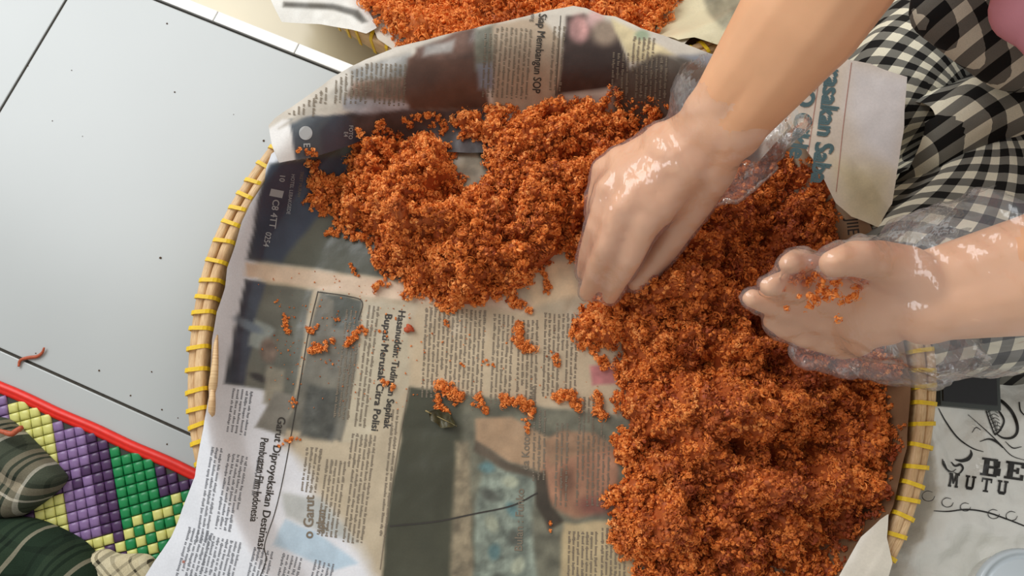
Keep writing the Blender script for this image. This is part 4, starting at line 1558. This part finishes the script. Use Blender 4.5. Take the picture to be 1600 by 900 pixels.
def puff(name, poly_px, zbase, height, edge, mname, parent, fold=0.004, seed=0, step=0.002):
    """soft folded cloth: closed cushion-like sheet with a rounded edge and wrinkles"""
    pp = np.array(poly_px, float)
    pw = np.array([W(x, y, zbase + height * 0.3)[:2] for x, y in catmull(list(pp) + [pp[0]], 5)[:-1]])
    xs = np.arange(pw[:, 0].min() - step, pw[:, 0].max() + step, step)
    ys = np.arange(pw[:, 1].min() - step, pw[:, 1].max() + step, step)
    X, Y = np.meshgrid(xs, ys, indexing='ij')
    D, BX, BY = sdpoly(X, Y, pw)
    ins = D < 0
    fi = ins[:-1, :-1] | ins[1:, :-1] | ins[:-1, 1:] | ins[1:, 1:]
    X = np.where(ins, X, BX); Y = np.where(ins, Y, BY); D = np.minimum(D, 0)
    t = np.clip(-D / edge, 0, 1)
    Z = zbase + height * np.sqrt(np.clip(1 - (1 - t) ** 2, 0, 1)) + fold * t * (np.abs(fbm(X * 26 + seed, Y * 26, seed, 3) - 0.5) * 4 - 0.6)
    idx = np.arange(X.size).reshape(X.shape)
    F = np.stack([idx[:-1, :-1][fi], idx[1:, :-1][fi], idx[1:, 1:][fi], idx[:-1, 1:][fi]], -1)
    us = np.unique(F); rm = np.full(X.size, -1); rm[us] = np.arange(len(us))
    V = np.stack([X.ravel()[us], Y.ravel()[us], Z.ravel()[us]], -1)
    uv = V[:, :2] + 0.004 * np.stack([np.sin(V[:, 1] * 60 + seed), np.sin(V[:, 0] * 50)], -1) + V[:, 2:3] * 0.4
    loc = np.array(parent.location)
    return mk(name, V - loc, rm[F], MAT[mname], parent, uv=uv)


pc = empty('plaid_cloth', W(40, 800, 0.004))
tag(pc, 'rumpled dark green plaid cloth lying on the floor mat', 'cloth')
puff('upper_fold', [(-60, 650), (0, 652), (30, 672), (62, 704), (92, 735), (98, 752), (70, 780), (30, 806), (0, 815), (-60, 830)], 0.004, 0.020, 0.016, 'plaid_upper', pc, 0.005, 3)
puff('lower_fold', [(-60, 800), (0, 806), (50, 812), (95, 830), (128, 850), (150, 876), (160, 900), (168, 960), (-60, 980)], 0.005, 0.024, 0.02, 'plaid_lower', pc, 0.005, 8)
puff('cuff', [(128, 868), (162, 858), (186, 866), (232, 868), (250, 900), (240, 960), (150, 960)], 0.004, 0.010, 0.008, 'plaid_cuff', pc, 0.002, 12)
shred([(-6, 672, .0255), (6, 675, .0262), (18, 678, .0262), (26, 673, .026), (34, 668, .025), (30, 674, .0255)], 0.02, 0.0020, 'orange meat shred lying on the plaid cloth')

# ------------------------------------------------------------------ white plastic bag with print
BAG_Z = 0.003


def zbag(x, y):
    w = np.abs(fbm(x * 22, y * 22, 61, 4) - 0.5) * 2
    w2 = np.abs(fbm(x * 9 + 3, y * 9, 66, 3) - 0.5) * 2
    return BAG_Z + 0.014 * w2 + 0.011 * np.maximum(0.7 - 1.6 * w, 0) + 0.002 * fbm(x * 110, y * 110, 62, 2)


bag_px = [(1405, 585), (1470, 575), (1560, 570), (1660, 560), (1760, 600), (1780, 800), (1740, 985), (1600, 1010), (1440, 985), (1385, 930), (1400, 850), (1430, 760), (1420, 660)]
pw = np.array([np.array(W(x, y, 0.008))[:2] for x, y in catmull([np.array(q, float) for q in bag_px] + [np.array(bag_px[0], float)], 6)[:-1]])
stp = 0.0022
xs = np.arange(pw[:, 0].min() - stp, pw[:, 0].max() + stp, stp); ys = np.arange(pw[:, 1].min() - stp, pw[:, 1].max() + stp, stp)
X, Y = np.meshgrid(xs, ys, indexing='ij')
D, BX, BY = sdpoly(X, Y, pw)
ins = D < 0
fi = ins[:-1, :-1] | ins[1:, :-1] | ins[:-1, 1:] | ins[1:, 1:]
X = np.where(ins, X, BX); Y = np.where(ins, Y, BY); D = np.minimum(D, 0)
Z = 0.0008 + (zbag(X, Y) - 0.0008) * sstep(0, 0.012, -D)
idx = np.arange(X.size).reshape(X.shape)
F = np.stack([idx[:-1, :-1][fi], idx[1:, :-1][fi], idx[1:, 1:][fi], idx[:-1, 1:][fi]], -1)
us = np.unique(F); rm = np.full(X.size, -1); rm[us] = np.arange(len(us))
bag_o = np.array(W(1560, 780, 0.0))
bag = mk('plastic_bag', np.stack([X.ravel()[us], Y.ravel()[us], Z.ravel()[us]], -1) - bag_o, rm[F], MAT['bag_white'])
bag.location = bag_o
tag(bag, 'crumpled white plastic bag with black slab lettering and bull drawing', 'bag')

# slab letters made of bars: (x0, y0, x1, y1) in letter units, width 1, height 1
SLAB = {
    'M': [(0.04, 0, 0.34, .14), (.66, 0, .96, .14), (.10, 0, .28, 1), (.72, 0, .90, 1), (0.0, .86, .30, 1), (.70, .86, 1, 1), 'M'],
    'U': [(0, .86, .42, 1), (.58, .86, 1, 1), (.10, .18, .32, 1), (.68, .18, .90, 1), (.22, 0, .78, .20), (.14, .08, .86, .22)],
    'T': [(.39, 0, .61, 1), (.25, 0, .75, .13), (0, .86, 1, 1), (0, .68, .13, 1), (.87, .68, 1, 1)],
    'B': [(.12, 0, .40, 1), (0, 0, .30, .13), (0, .87, .30, 1), (.3, .86, .80, 1), (.3, .44, .82, .58), (.3, 0, .82, .14), (.62, .54, .92, .90), (.64, .08, .98, .50)],
    'E': [(.12, 0, .42, 1), (0, 0, .9, .14), (0, .86, .9, 1), (.3, .44, .68, .57), (.56, .34, .70, .68), (.78, 0, .94, .32), (.78, .68, .92, 1)],
}


def zbag_s(x, y):
    return zbag(x, y)


def slab_text(txt, org, eu, size, adv, parent, wid=0.8):
    eu = np.array(eu, float); eu /= np.hypot(*eu)
    ev = np.array([eu[1], -eu[0]])
    V, F = [], []
    for n_, ch in enumerate(txt):
        for bar in SLAB[ch]:
            if bar == 'M':
                quads = [[(.12, 1), (.34, 1), (.58, .30), (.46, .22)], [(.66, 1), (.88, 1), (.54, .22), (.42, .30)]]
            else:
                x0, y0, x1, y1 = bar
                quads = [[(x0, y0), (x1, y0), (x1, y1), (x0, y1)]]
            for qd in quads:
                # fine grid so that the ink follows the crumples
                k = len(V)
                a, b, c_, d_ = [np.array(t) for t in qd]
                for iu in range(4):
                    for iv in range(4):
                        s, t = iu / 3, iv / 3
                        p = (a * (1 - s) + b * s) * (1 - t) + (d_ * (1 - s) + c_ * s) * t
                        V.append(np.array(org) + eu * (p[0] * size * wid + n_ * adv) + ev * p[1] * size)
                for iu in range(3):
                    for iv in range(3):
                        F.append([k + iu * 4 + iv, k + (iu + 1) * 4 + iv, k + (iu + 1) * 4 + iv + 1, k + iu * 4 + iv + 1])
    V = np.array(V)
    w = Wn(V[:, 0], V[:, 1], zbag)
    w[:, 2] += 0.0006
    o = mk('bag_lettering', w - bag_o, F, MAT['bag_ink'], parent, smooth=False)
    return o


slab_text('MUTU', (1480, 760), (1, 0.15), 22, 25.5, bag, 0.76)
slab_text('BE', (1530, 742), (1, 0.14), 28, 38, bag, 1.15)


def bag_line(pts, wds, name='bag_drawing'):
    p = catmull([np.array(q, float) for q in pts], 8)
    t = np.gradient(p, axis=0); t /= np.linalg.norm(t, axis=1)[:, None] + 1e-9
    w = np.interp(np.linspace(0, 1, len(p)), np.linspace(0, 1, len(wds)), wds)
    nr = np.stack([t[:, 1], -t[:, 0]], -1) * w[:, None] / 2
    a, b = p + nr, p - nr
    V = np.concatenate([Wn(a[:, 0], a[:, 1], zbag), Wn(b[:, 0], b[:, 1], zbag)])
    V[:, 2] += 0.0006
    n = len(p)
    return mk(name, V - bag_o, [[i, i + 1, n + i + 1, n + i] for i in range(n - 1)], MAT['bag_ink'], bag, smooth=False)


# bull head: horns, brow, muzzle
bag_line([(1472, 717), (1474, 726), (1480, 734), (1488, 737), (1494, 733)], [1.2, 3, 2.5, 1.5, 1])
bag_line([(1516, 703), (1517, 710), (1512, 717), (1502, 720), (1492, 718)], [1.2, 4.5, 6, 5, 1.5])
bag_line([(1486, 722), (1492, 728), (1500, 726), (1504, 732), (1498, 740), (1490, 738)], [1.5, 3, 4, 3, 2, 1])
bag_line([(1474, 720), (1478, 730), (1482, 738)], [1, 1.6, 1])
# loops and lace
bag_line([(1552, 620), (1566, 628), (1580, 643), (1588, 662), (1588, 676), (1580, 684), (1566, 684), (1554, 676)], [2, 5, 5, 5, 4.5, 4, 3, 1.5])
bag_line([(1552, 634), (1562, 645), (1568, 658), (1562, 672), (1554, 680)], [1.5, 3, 3, 3, 2])
bag_line([(1540, 642), (1546, 660), (1554, 680)], [2, 2.4, 2])
for k in range(6):
    bag_line([(1541 + k * 2, 645 + k * 6), (1551 + k * 1.6, 641 + k * 6), (1559 + k, 646 + k * 5.4)], [0.9, 1.1, 0.9])
    bag_line([(1543 + k * 3, 640 + k * 4), (1547 + k * 2, 652 + k * 4), (1552 + k, 664 + k * 2.5)], [0.8, 0.9, 0.8])
bag_line([(1466, 638), (1478, 660), (1496, 684), (1518, 700), (1536, 706)], [1.2, 2.4, 2.4, 2, 1])
bag_line([(1512, 648), (1528, 662), (1546, 678), (1562, 694), (1580, 712), (1604, 720)], [0.8, 1.2, 1.6, 1.6, 1.4, 0.8])
bag_line([(1530, 690), (1544, 686), (1556, 690), (1566, 700)], [1, 2.6, 4, 1])
bag_line([(1518, 676), (1524, 668), (1532, 672)], [1, 1.6, 1])
bag_line([(1592, 628), (1594, 642), (1604, 652)], [2, 2.4, 1.5])
bag_line([(1570, 690), (1582, 700), (1596, 698)], [1, 2, 1])
bag_line([(1458, 798), (1480, 799), (1510, 796), (1540, 800), (1570, 810), (1606, 824)], [1.2, 2, 2.4, 2.4, 2.4, 2])
for (cx_, cy_, r_) in ((1450, 775, 10), (1480, 785, 9), (1508, 792, 8), (1552, 803, 9), (1580, 806, 9)):
    th_ = np.linspace(0, 5.4, 7)
    bag_line([(cx_ + r_ * math.cos(a), cy_ + 0.8 * r_ * math.sin(a)) for a in th_], [0.8, 1.3, 1.0, 1.4, 0.9, 1.2, 0.8])

# flat black box on the bag
bp_ = [W(1458, 575, 0.016), W(1547, 590, 0.016), W(1549, 634, 0.016), W(1460, 622, 0.016)]
bx_c = W(1502, 596, 0.010)
box = empty('black_box', (bx_c.x, bx_c.y, 0.009), math.atan2((bp_[1] - bp_[0]).y, (bp_[1] - bp_[0]).x) * 0.5)
tag(box, 'flat black rectangular box lying on the white plastic bag', 'box')
bw = (W(1549, 620, 0.02) - W(1455, 620, 0.02)).length
bh = 0.040
o = ob('box_body', bm_mesh('box_body', bevel_box(bw, bh, 0.012, 0.0012, 2), MAT['box_edge']), box); o.location = (0, 0, 0.012)
o = ob('box_top', bm_mesh('box_top', bevel_box(bw - 0.004, bh - 0.005, 0.0014, 0.0005, 1), MAT['box_black']), box); o.location = (-0.0008, 0.001, 0.0129)

# round plastic tub with lid
tub = empty('plastic_tub', (0, 0, 0))
tc_ = W(1588, 938, 0.03)
tub.location = (tc_.x, tc_.y, 0.016)
tag(tub, 'round white plastic tub with lid standing on the plastic bag', 'tub')


def lathe(prof, seg=56):
    V, F = [], []
    n = len(prof)
    for i in range(seg):
        a = 2 * math.pi * i / seg
        for (r, z) in prof:
            V.append((r * math.cos(a), r * math.sin(a), z))
    for i in range(seg):
        for k in range(n - 1):
            F.append([i * n + k, ((i + 1) % seg) * n + k, ((i + 1) % seg) * n + k + 1, i * n + k + 1])
    return V, F


v, f = lathe([(0.0002, 0), (0.025, 0), (0.027, 0.002), (0.031, 0.020), (0.0318, 0.022), (0.0318, 0.0235)])
mk('tub_body', v, f, MAT['bag_white'], tub)
v, f = lathe([(0.0335, 0.021), (0.0342, 0.0225), (0.0342, 0.0262), (0.0334, 0.0272), (0.0318, 0.0272), (0.0310, 0.0258), (0.0302, 0.0250), (0.0286, 0.0252), (0.0280, 0.0262), (0.0272, 0.0266), (0.0002, 0.0268)])
mk('tub_lid', v, f, MAT['lid_white'], tub)

# ------------------------------------------------------------------ the person: body, checked clothes, scarf, gloves


def cap_geo(p0, p1, r0, r1, n=14, m=5):
    """tapered capsule"""
    p0, p1 = np.array(p0, float), np.array(p1, float)
    d = p1 - p0
    L = np.linalg.norm(d)
    d = d / (L + 1e-9)
    ref = np.array([0, 0, 1.0]) if abs(d[2]) < 0.9 else np.array([1.0, 0, 0])
    n1 = np.cross(d, ref); n1 /= np.linalg.norm(n1)
    n2 = np.cross(d, n1)
    rings = []
    for k in range(m + 1):
        a = -math.pi / 2 + math.pi / 2 * k / m
        rings.append((p0 + d * r0 * math.sin(a), max(r0 * math.cos(a), 1e-5)))
    for k in range(m + 1):
        a = math.pi / 2 * k / m
        rings.append((p1 + d * r1 * math.sin(a), max(r1 * math.cos(a), 1e-5)))
    V, F = [], []
    for (c, r) in rings:
        for i in range(n):
            a = 2 * math.pi * i / n
            V.append(c + (n1 * math.cos(a) + n2 * math.sin(a)) * r)
    for j in range(len(rings) - 1):
        for i in range(n):
            F.append([j * n + i, j * n + (i + 1) % n, (j + 1) * n + (i + 1) % n, (j + 1) * n + i])
    F.append(list(range(n))[::-1]); F.append([(len(rings) - 1) * n + i for i in range(n)])
    return V, F


def ell_geo(c, r, rot=None):
    V = ICO3_V * np.array(r)
    if rot is not None:
        V = V @ np.array(rot.to_3x3()).T
    return list(V + np.array(c)), [list(f) for f in ICO3_F]


def skin_mesh(name, pieces, voxel, smooth_it=6, factor=0.5, ratio=1.0):
    V, F = [], []
    for (v, f) in pieces:
        k = len(V)
        V += [tuple(q) for q in v]
        F += [[i + k for i in ff] for ff in f]
    me = bpy.data.meshes.new(name)
    me.from_pydata(V, [], F)
    o = bpy.data.objects.new(name, me)
    COL.objects.link(o)
    bm = bmesh.new(); bm.from_mesh(me); bmesh.ops.recalc_face_normals(bm, faces=bm.faces[:]); bm.to_mesh(me); bm.free()
    r = o.modifiers.new('remesh', 'REMESH'); r.mode = 'VOXEL'; r.voxel_size = voxel; r.use_smooth_shade = True
    s = o.modifiers.new('smooth', 'SMOOTH'); s.iterations = smooth_it; s.factor = factor
    if ratio < 1:
        d_ = o.modifiers.new('decimate', 'DECIMATE'); d_.ratio = ratio
    dg = bpy.context.evaluated_depsgraph_get()
    dg.update()
    me2 = bpy.data.meshes.new_from_object(o.evaluated_get(dg))
    bpy.data.objects.remove(o)
    me2.polygons.foreach_set('use_smooth', np.ones(len(me2.polygons), bool))
    me2.name = name
    return me2


def wl(px, py, z):
    return np.array(W(px, py, z))


# --- joints
RW, RE = wl(1138, 180, 0.135), wl(1318, -62, 0.210)
RS = np.array([0.335, 0.445, 0.45])
LWj, LE = wl(1455, 462, 0.150), wl(1760, 400, 0.175)
LS = np.array([0.475, 0.205, 0.45])
PEL = np.array([0.62, 0.47, LOW + 0.11])
CHE = np.array([0.475, 0.375, 0.33])
NEC = np.array([0.395, 0.318, 0.525])
HED = np.array([0.355, 0.290, 0.635])
KR, FR = wl(1428, 128, 0.012), wl(1545, 250, 0.0)
KL, FL = wl(1500, 440, 0.055), wl(1640, 300, 0.015)
HR, HL = PEL + np.array([-0.04, 0.085, 0]), PEL + np.array([0.05, -0.085, 0])

# right hand, palm down, pinching into the floss
rM = {'i': wl(1008, 350, .114), 'm': wl(976, 326, .114), 'r': wl(954, 297, .106), 'p': wl(944, 267, .094)}
rP = {'i': wl(986, 402, .101), 'm': wl(950, 385, .102), 'r': wl(933, 356, .095), 'p': wl(931, 322, .082)}
rD = {'i': wl(964, 440, .079), 'm': wl(929, 428, .079), 'r': wl(919, 398, .074), 'p': wl(931, 360, .064)}
rT = {'i': wl(953, 464, .057), 'm': wl(917, 458, .056), 'r': wl(912, 426, .054), 'p': wl(934, 388, .050)}
rTh = [wl(1108, 266, .120), wl(1072, 336, .100), wl(1032, 396, .080), wl(996, 440, .060)]
# left hand, cupped and holding floss
lM = {'i': wl(1322, 436, .150), 'm': wl(1306, 470, .140), 'r': wl(1302, 506, .126), 'p': wl(1316, 540, .110)}
lP = {'i': wl(1272, 417, .157), 'm': wl(1252, 450, .149), 'r': wl(1240, 487, .135), 'p': wl(1262, 528, .117)}
lD = {'i': wl(1246, 407, .168), 'm': wl(1220, 444, .159), 'r': wl(1200, 474, .144), 'p': wl(1228, 516, .125)}
lT = {'i': wl(1232, 412, .178), 'm': wl(1202, 448, .168), 'r': wl(1174, 466, .149), 'p': wl(1204, 502, .134)}
lTh = [wl(1412, 428, .160), wl(1372, 408, .172), wl(1334, 404, .182), wl(1302, 412, .186)]


def hand_pieces(wrist, M, P, D, T, Th, add=0.0, fr=1.0):
    out = []
    rad = {'i': .0077, 'm': .0079, 'r': .0076, 'p': .0068}
    for k in 'imrp':
        r = rad[k] * fr
        out.append(cap_geo(wrist + (M[k] - wrist) * 0.12, M[k], .0155 + add, r * 1.32 + add))
        out.append(cap_geo(M[k], P[k], r * 1.22 + add, r * 1.02 + add))
        out.append(cap_geo(P[k], D[k], r * 1.03 + add, r * 0.90 + add))
        out.append(cap_geo(D[k], T[k], r * 0.90 + add, r * 0.72 + add))
    for a, b in (('i', 'm'), ('m', 'r'), ('r', 'p')):
        out.append(cap_geo(M[a] * 0.85 + wrist * 0.15, M[b] * 0.85 + wrist * 0.15, .0122 + add, .0118 + add))
        out.append(cap_geo(M[a] * 0.5 + wrist * 0.5, M[b] * 0.5 + wrist * 0.5, .0150 + add, .0145 + add))
    out.append(cap_geo(wrist, Th[0], .017 + add, .0165 + add))
    out.append(cap_geo(Th[0], Th[1], .0165 + add, .0118 + add))
    out.append(cap_geo(Th[1], Th[2], .0112 + add, .0098 + add))
    out.append(cap_geo(Th[2], Th[3], .0098 + add, .0076 + add))
    return out


def arm_pieces(S, E, Wr):
    d = Wr - E
    side = np.cross(d, [0, 0, 1.0]); side /= np.linalg.norm(side)
    out = [cap_geo(S, E, .044, .031)]
    for s in (-1, 1):
        out.append(cap_geo(E + side * s * .004, E + d * 0.35 + side * s * .005, .030, .030))
        out.append(cap_geo(E + d * 0.35 + side * s * .005, Wr + side * s * .008, .030, .0180))
        out.append(cap_geo(Wr + side * s * .008, Wr + d * 0.06 + side * s * .009, .0185, .018))
    return out


person = empty('person', (PEL[0], PEL[1], LOW))
tag(person, 'person in black and white checked clothes and pink scarf sorting floss with gloves', 'person')
PO = np.array(person.location)

pieces = [cap_geo(PEL, CHE, .13, .115), cap_geo(CHE, NEC + np.array([0.02, 0.01, -0.05]), .11, .07), cap_geo(NEC - np.array([0, 0, .05]), HED - np.array([0, 0, .05]), .05, .048),
          ell_geo(HED, (.078, .072, .105)), cap_geo(RS, LS, .055, .055), cap_geo(CHE, RS, .08, .055), cap_geo(CHE, LS, .08, .055)]
fdir = np.array([-0.84, -0.54, 0]); sdir = np.array([-0.54, 0.84, 0])
pieces += [cap_geo(HED + fdir * .070 + np.array([0, 0, .012]), HED + fdir * .090 + np.array([0, 0, -.018]), .008, .013),
           cap_geo(HED + fdir * .072 + sdir * .016 - np.array([0, 0, .05]), HED + fdir * .072 - sdir * .016 - np.array([0, 0, .05]), .008, .008),
           ell_geo(HED + fdir * .036 - np.array([0, 0, .076]), (.034, .034, .028))]
for s in (-1, 1):
    pieces.append(ell_geo(HED + fdir * .066 + sdir * s * .030 + np.array([0, 0, .010]), (.012, .012, .010)))
    pieces.append(ell_geo(HED + sdir * s * .076, (.012, .012, .026)))
pieces += arm_pieces(RS, RE, RW) + arm_pieces(LS, LE, LWj)
pieces += hand_pieces(RW, rM, rP, rD, rT, rTh) + hand_pieces(LWj, lM, lP, lD, lT, lTh)
for (H_, K_, F_) in ((HR, KR, FR), (HL, KL, FL)):
    pieces += [cap_geo(H_, K_, .070, .038), cap_geo(K_, F_, .036, .028), cap_geo(F_, F_ + np.array([.09, .05, 0.0]), .030, .022)]
me = skin_mesh('body', pieces, 0.0023, 5, ratio=0.3)
me.materials.append(MAT['skin'])
body = ob('body', me, person)
body.location = -Vector(PO)


# --- gloves of thin clear plastic
def glove(name, pieces, cut_p, cut_n, seed, amp):
    me = skin_mesh(name, pieces, 0.0030, 10)
    bm = bmesh.new(); bm.from_mesh(me)
    bm.normal_update()
    co = np.array([v.co[:] for v in bm.verts]); no = np.array([v.normal[:] for v in bm.verts])
    s = np.array(cut_n) / np.linalg.norm(cut_n)
    q = co @ np.array([0.8, 0.5, 0.3]); q2 = co @ np.array([-0.4, 0.8, 0.5])
    along = np.clip(((co - np.array(cut_p)) @ s) / -0.16, 0, 1)
    a = amp * (1.25 - along)
    disp = a * ((np.abs(fbm(q * 75, q2 * 75, seed, 3) - 0.5) * 2) - 0.25)
    co = co + no * disp[:, None]
    dead = []
    edge = 0.006 * np.sin(q2 * 160 + seed) + 0.004 * np.sin(q2 * 330)
    side = (co - np.array(cut_p)) @ s + edge
    for v, c_, sd in zip(bm.verts, co, side):
        v.co = c_
        if sd > 0:
            dead.append(v)
    bmesh.ops.delete(bm, geom=dead, context='VERTS')
    bm.to_mesh(me); bm.free()
    me.materials.append(MAT['glove'])
    o = ob('glove', me, person)
    o.location = -Vector(PO)
    o['label'] = 'thin clear plastic glove'
    return o


dR = RE - RW
gp = hand_pieces(RW, rM, rP, rD, rT, rTh, 0.0022, 1.0)
gp += [cap_geo(RW - dR * 0.10, RW + dR * 0.10, .031, .040), cap_geo(RW + dR * 0.10, RW + dR * 0.45, .042, .050)]
gp += [cap_geo(RW + dR * 0.05, wl(1196, 262, .112), .020, .007), cap_geo(wl(1150, 300, .11), wl(1205, 262, .108), .009, .004), cap_geo(wl(1196, 240, .12), wl(1210, 264, .108), .010, .003), cap_geo(RW, wl(1062, 160, .13), .022, .006)]
glove('glove', gp, RW + dR * 0.17, dR, 5, 0.0042)
dL = LE - LWj
gp = hand_pieces(LWj, lM, lP, lD, lT, lTh, 0.0024, 1.0)
gp += [cap_geo(LWj - dL * 0.22, LWj + dL * 0.1, .034, .044), cap_geo(LWj + dL * 0.1, LWj + dL * 0.7, .050, .056), cap_geo(wl(1262, 548, .098), wl(1440, 545, .110), .013, .026), cap_geo(wl(1380, 392, .16), wl(1500, 372, .16), .008, .016)]
glove('glove', gp, LWj + dL * 0.36, dL, 9, 0.0060)

# floss in the cupped hand
c0 = wl(1284, 446, .166)
gg = np.random.default_rng(55)
cc = gg.normal(size=(60, 3)) * np.array([.009, .006, .003])
o = floss_obj('floss_handful', [floss_geo(cc, gg.uniform(.0014, .003, 60), 12, gg, (0.0002, 0.0006), 5, (0.9, 2.2), np.full(60, 0.6))])
o.location = c0
tag(o, 'small handful of orange floss held in the cupped gloved hand', 'meat floss')


# --- checked clothing
def lap_cloth(name, caps, px_bounds, uvf, mname, seed, step=0.0028, floor_z=LOW, rad=0.010, rows=None, wamp=0.006):
    """cloth draped over the limbs: upper surface of the padded limbs, blended and wrinkled, falling to the floor"""
    c = np.array([np.array(W(x, y, 0.06))[:2] for x, y in px_bounds])
    xs = np.arange(c[:, 0].min(), c[:, 0].max(), step); ys = np.arange(c[:, 1].min(), c[:, 1].max(), step)
    X, Y = np.meshgrid(xs, ys, indexing='ij')
    acc = np.zeros_like(X)
    for (p0, p1, r0, r1) in caps:
        ex, ey = p1[0] - p0[0], p1[1] - p0[1]
        t = np.clip(((X - p0[0]) * ex + (Y - p0[1]) * ey) / (ex * ex + ey * ey), 0, 1)
        d = np.hypot(X - p0[0] - t * ex, Y - p0[1] - t * ey)
        r = r0 + (r1 - r0) * t
        zc = p0[2] + (p1[2] - p0[2]) * t
        z = zc + r * np.sqrt(np.clip(1 - (d / r) ** 2, 0, 1)) - 3.0 * np.clip(d - r * 0.97, 0, 1)
        acc = acc + np.exp(np.clip((z - floor_z) / 0.012, -40, 60))
    Z = floor_z + 0.012 * np.log(acc + 1e-30)
    u, v = uvf(X, Y)
    fold = np.abs(fbm(u * 9 + seed, v * 36, seed, 3) - 0.5) * 2
    Z = Z + wamp * (fold - 0.35)
    low = np.where(((np.stack([X, Y], -1) - CORN) @ EB) < 0.011, 0.0, LOW)
    D, BX, BY = sdpoly(X, Y, [tuple(q) for q in c])
    ins = (Z > low + 0.004) & (D < 0)
    fi = ins[:-1, :-1] & ins[1:, :-1] & ins[:-1, 1:] & ins[1:, 1:]
    idx = np.arange(X.size).reshape(X.shape)
    F = np.stack([idx[:-1, :-1][fi], idx[1:, :-1][fi], idx[1:, 1:][fi], idx[:-1, 1:][fi]], -1)
    us = np.unique(F); rm = np.full(X.size, -1); rm[us] = np.arange(len(us))
    V = np.stack([X.ravel()[us], Y.ravel()[us], Z.ravel()[us]], -1)
    uv = np.stack([u.ravel()[us], v.ravel()[us]], -1)
    return mk(name, V - PO, rm[F], MAT[mname], person, uv=uv)


UC = np.array(W(1548, 178, 0.06))[:2]


def uv_polar(X, Y):
    dx, dy = X - UC[0], Y - UC[1]
    r = np.hypot(dx, dy)
    a = np.arctan2(dy, -dx)
    return r + 0.25 * 0.0, a * 0.12 + 0.006 * np.sin(r * 30)


KNEE = [(KR + np.array([0, 0, 0.0]), HR, .052, .095), (KR, FR, .050, .042), (KL, HL, .066, .095), (KL, FL, .064, .045)]
big = [(1240, 60), (1290, -60), (1500, -160), (1900, -160), (1950, 500), (1600, 520), (1440, 520), (1380, 440), (1350, 380), (1330, 250), (1240, 190)]
lap_cloth('trousers', KNEE, big, uv_polar, 'gingham', 5)


def uv_flat(X, Y):
    a = 0.16
    x, y = X * math.cos(a) + Y * math.sin(a), -X * math.sin(a) + Y * math.cos(a)
    y = y + 1.1 * (x - 0.33) ** 2
    return x, y


KL2 = wl(1488, 484, 0.030)
lap_cloth('trouser_leg', [(KL2, wl(1700, 450, 0.035), .046, .060)], [(1380, 420), (1700, 380), (1800, 620), (1380, 640)], uv_flat, 'gingham', 15, floor_z=0.0, wamp=0.003)

def uv_fold(X, Y):
    a = 0.55
    return X * math.cos(a) + Y * math.sin(a), -X * math.sin(a) + Y * math.cos(a) + 3 * (X - 0.3) ** 2


lap_cloth('trouser_fold', [(wl(1536, 168, 0.085), wl(1760, 110, 0.11), .022, .045), (wl(1536, 205, 0.075), wl(1700, 215, 0.09), .016, .03)], [(1440, 60), (1500, -40), (1900, -80), (1900, 330), (1440, 300)], uv_fold, 'gingham', 25, floor_z=0.03, wamp=0.003)

# blouse and sleeves
pc_ = [cap_geo(PEL + np.array([-0.02, 0, 0.05]), CHE + np.array([-.02, -.01, 0]), .150, .135), cap_geo(CHE, NEC - np.array([0, 0, .06]), .13, .08), cap_geo(RS, LS, .068, .068), cap_geo(CHE, RS, .10, .068), cap_geo(CHE, LS, .10, .068),
       cap_geo(RS, RS + (RE - RS) * 0.72, .066, .060), cap_geo(LS, LS + (LE - LS) * 0.72, .066, .060), cap_geo(wl(1475, 8, .15), PEL + np.array([-.02, 0, .12]), .022, .10), cap_geo(wl(1600, 72, .14), wl(1475, 8, .15), .030, .022), cap_geo(wl(1600, 72, .14), PEL + np.array([0, -.03, .1]), .026, .10)]
me = skin_mesh('blouse', pc_, 0.008, 5)
me.materials.append(MAT['gingham_blouse'])
o = ob('blouse', me, person); o.location = -Vector(PO)

# scarf: wraps the head, opens at the face, falls over the chest
H0 = wl(1628, 66, .205)
sc = [ell_geo(HED + np.array([.012, .006, .012]), (.098, .092, .118)), cap_geo(NEC, NEC + np.array([.0, .0, -.05]), .085, .10)]
for k in range(13):
    t = (k - 6) / 6.0
    top = NEC + sdir * t * .085 + fdir * .02 * (1 - t * t) - np.array([0, 0, .045 + .01 * t * t])
    hem = H0 + sdir * t * .115 + np.array([0.055, 0.035, 0.085]) * t * t
    mid = (top + hem) / 2 + fdir * .012 * (1 - t * t) + np.array([0, 0, .012])
    sc += [cap_geo(top, mid, .034, .017 + .004 * (k % 2)), cap_geo(mid, hem, .017 + .004 * (k % 2), .010 + .007 * (k % 2))]
me = skin_mesh('scarf', sc, 0.005, 6)
bm = bmesh.new(); bm.from_mesh(me)
fc = HED + fdir * .10
dead = [v for v in bm.verts if (((np.array(v.co) - fc) / np.array([.062, .062, .075])) ** 2).sum() < 1]
bmesh.ops.delete(bm, geom=dead, context='VERTS')
bm.normal_update()
for v in bm.verts:
    v.co += v.normal * 0.0015 * math.sin(v.co.x * 90 + v.co.y * 50 + v.co.z * 20)
bm.to_mesh(me); bm.free()
me.materials.append(MAT['scarf_pink'])
o = ob('headscarf', me, person); o.location = -Vector(PO)
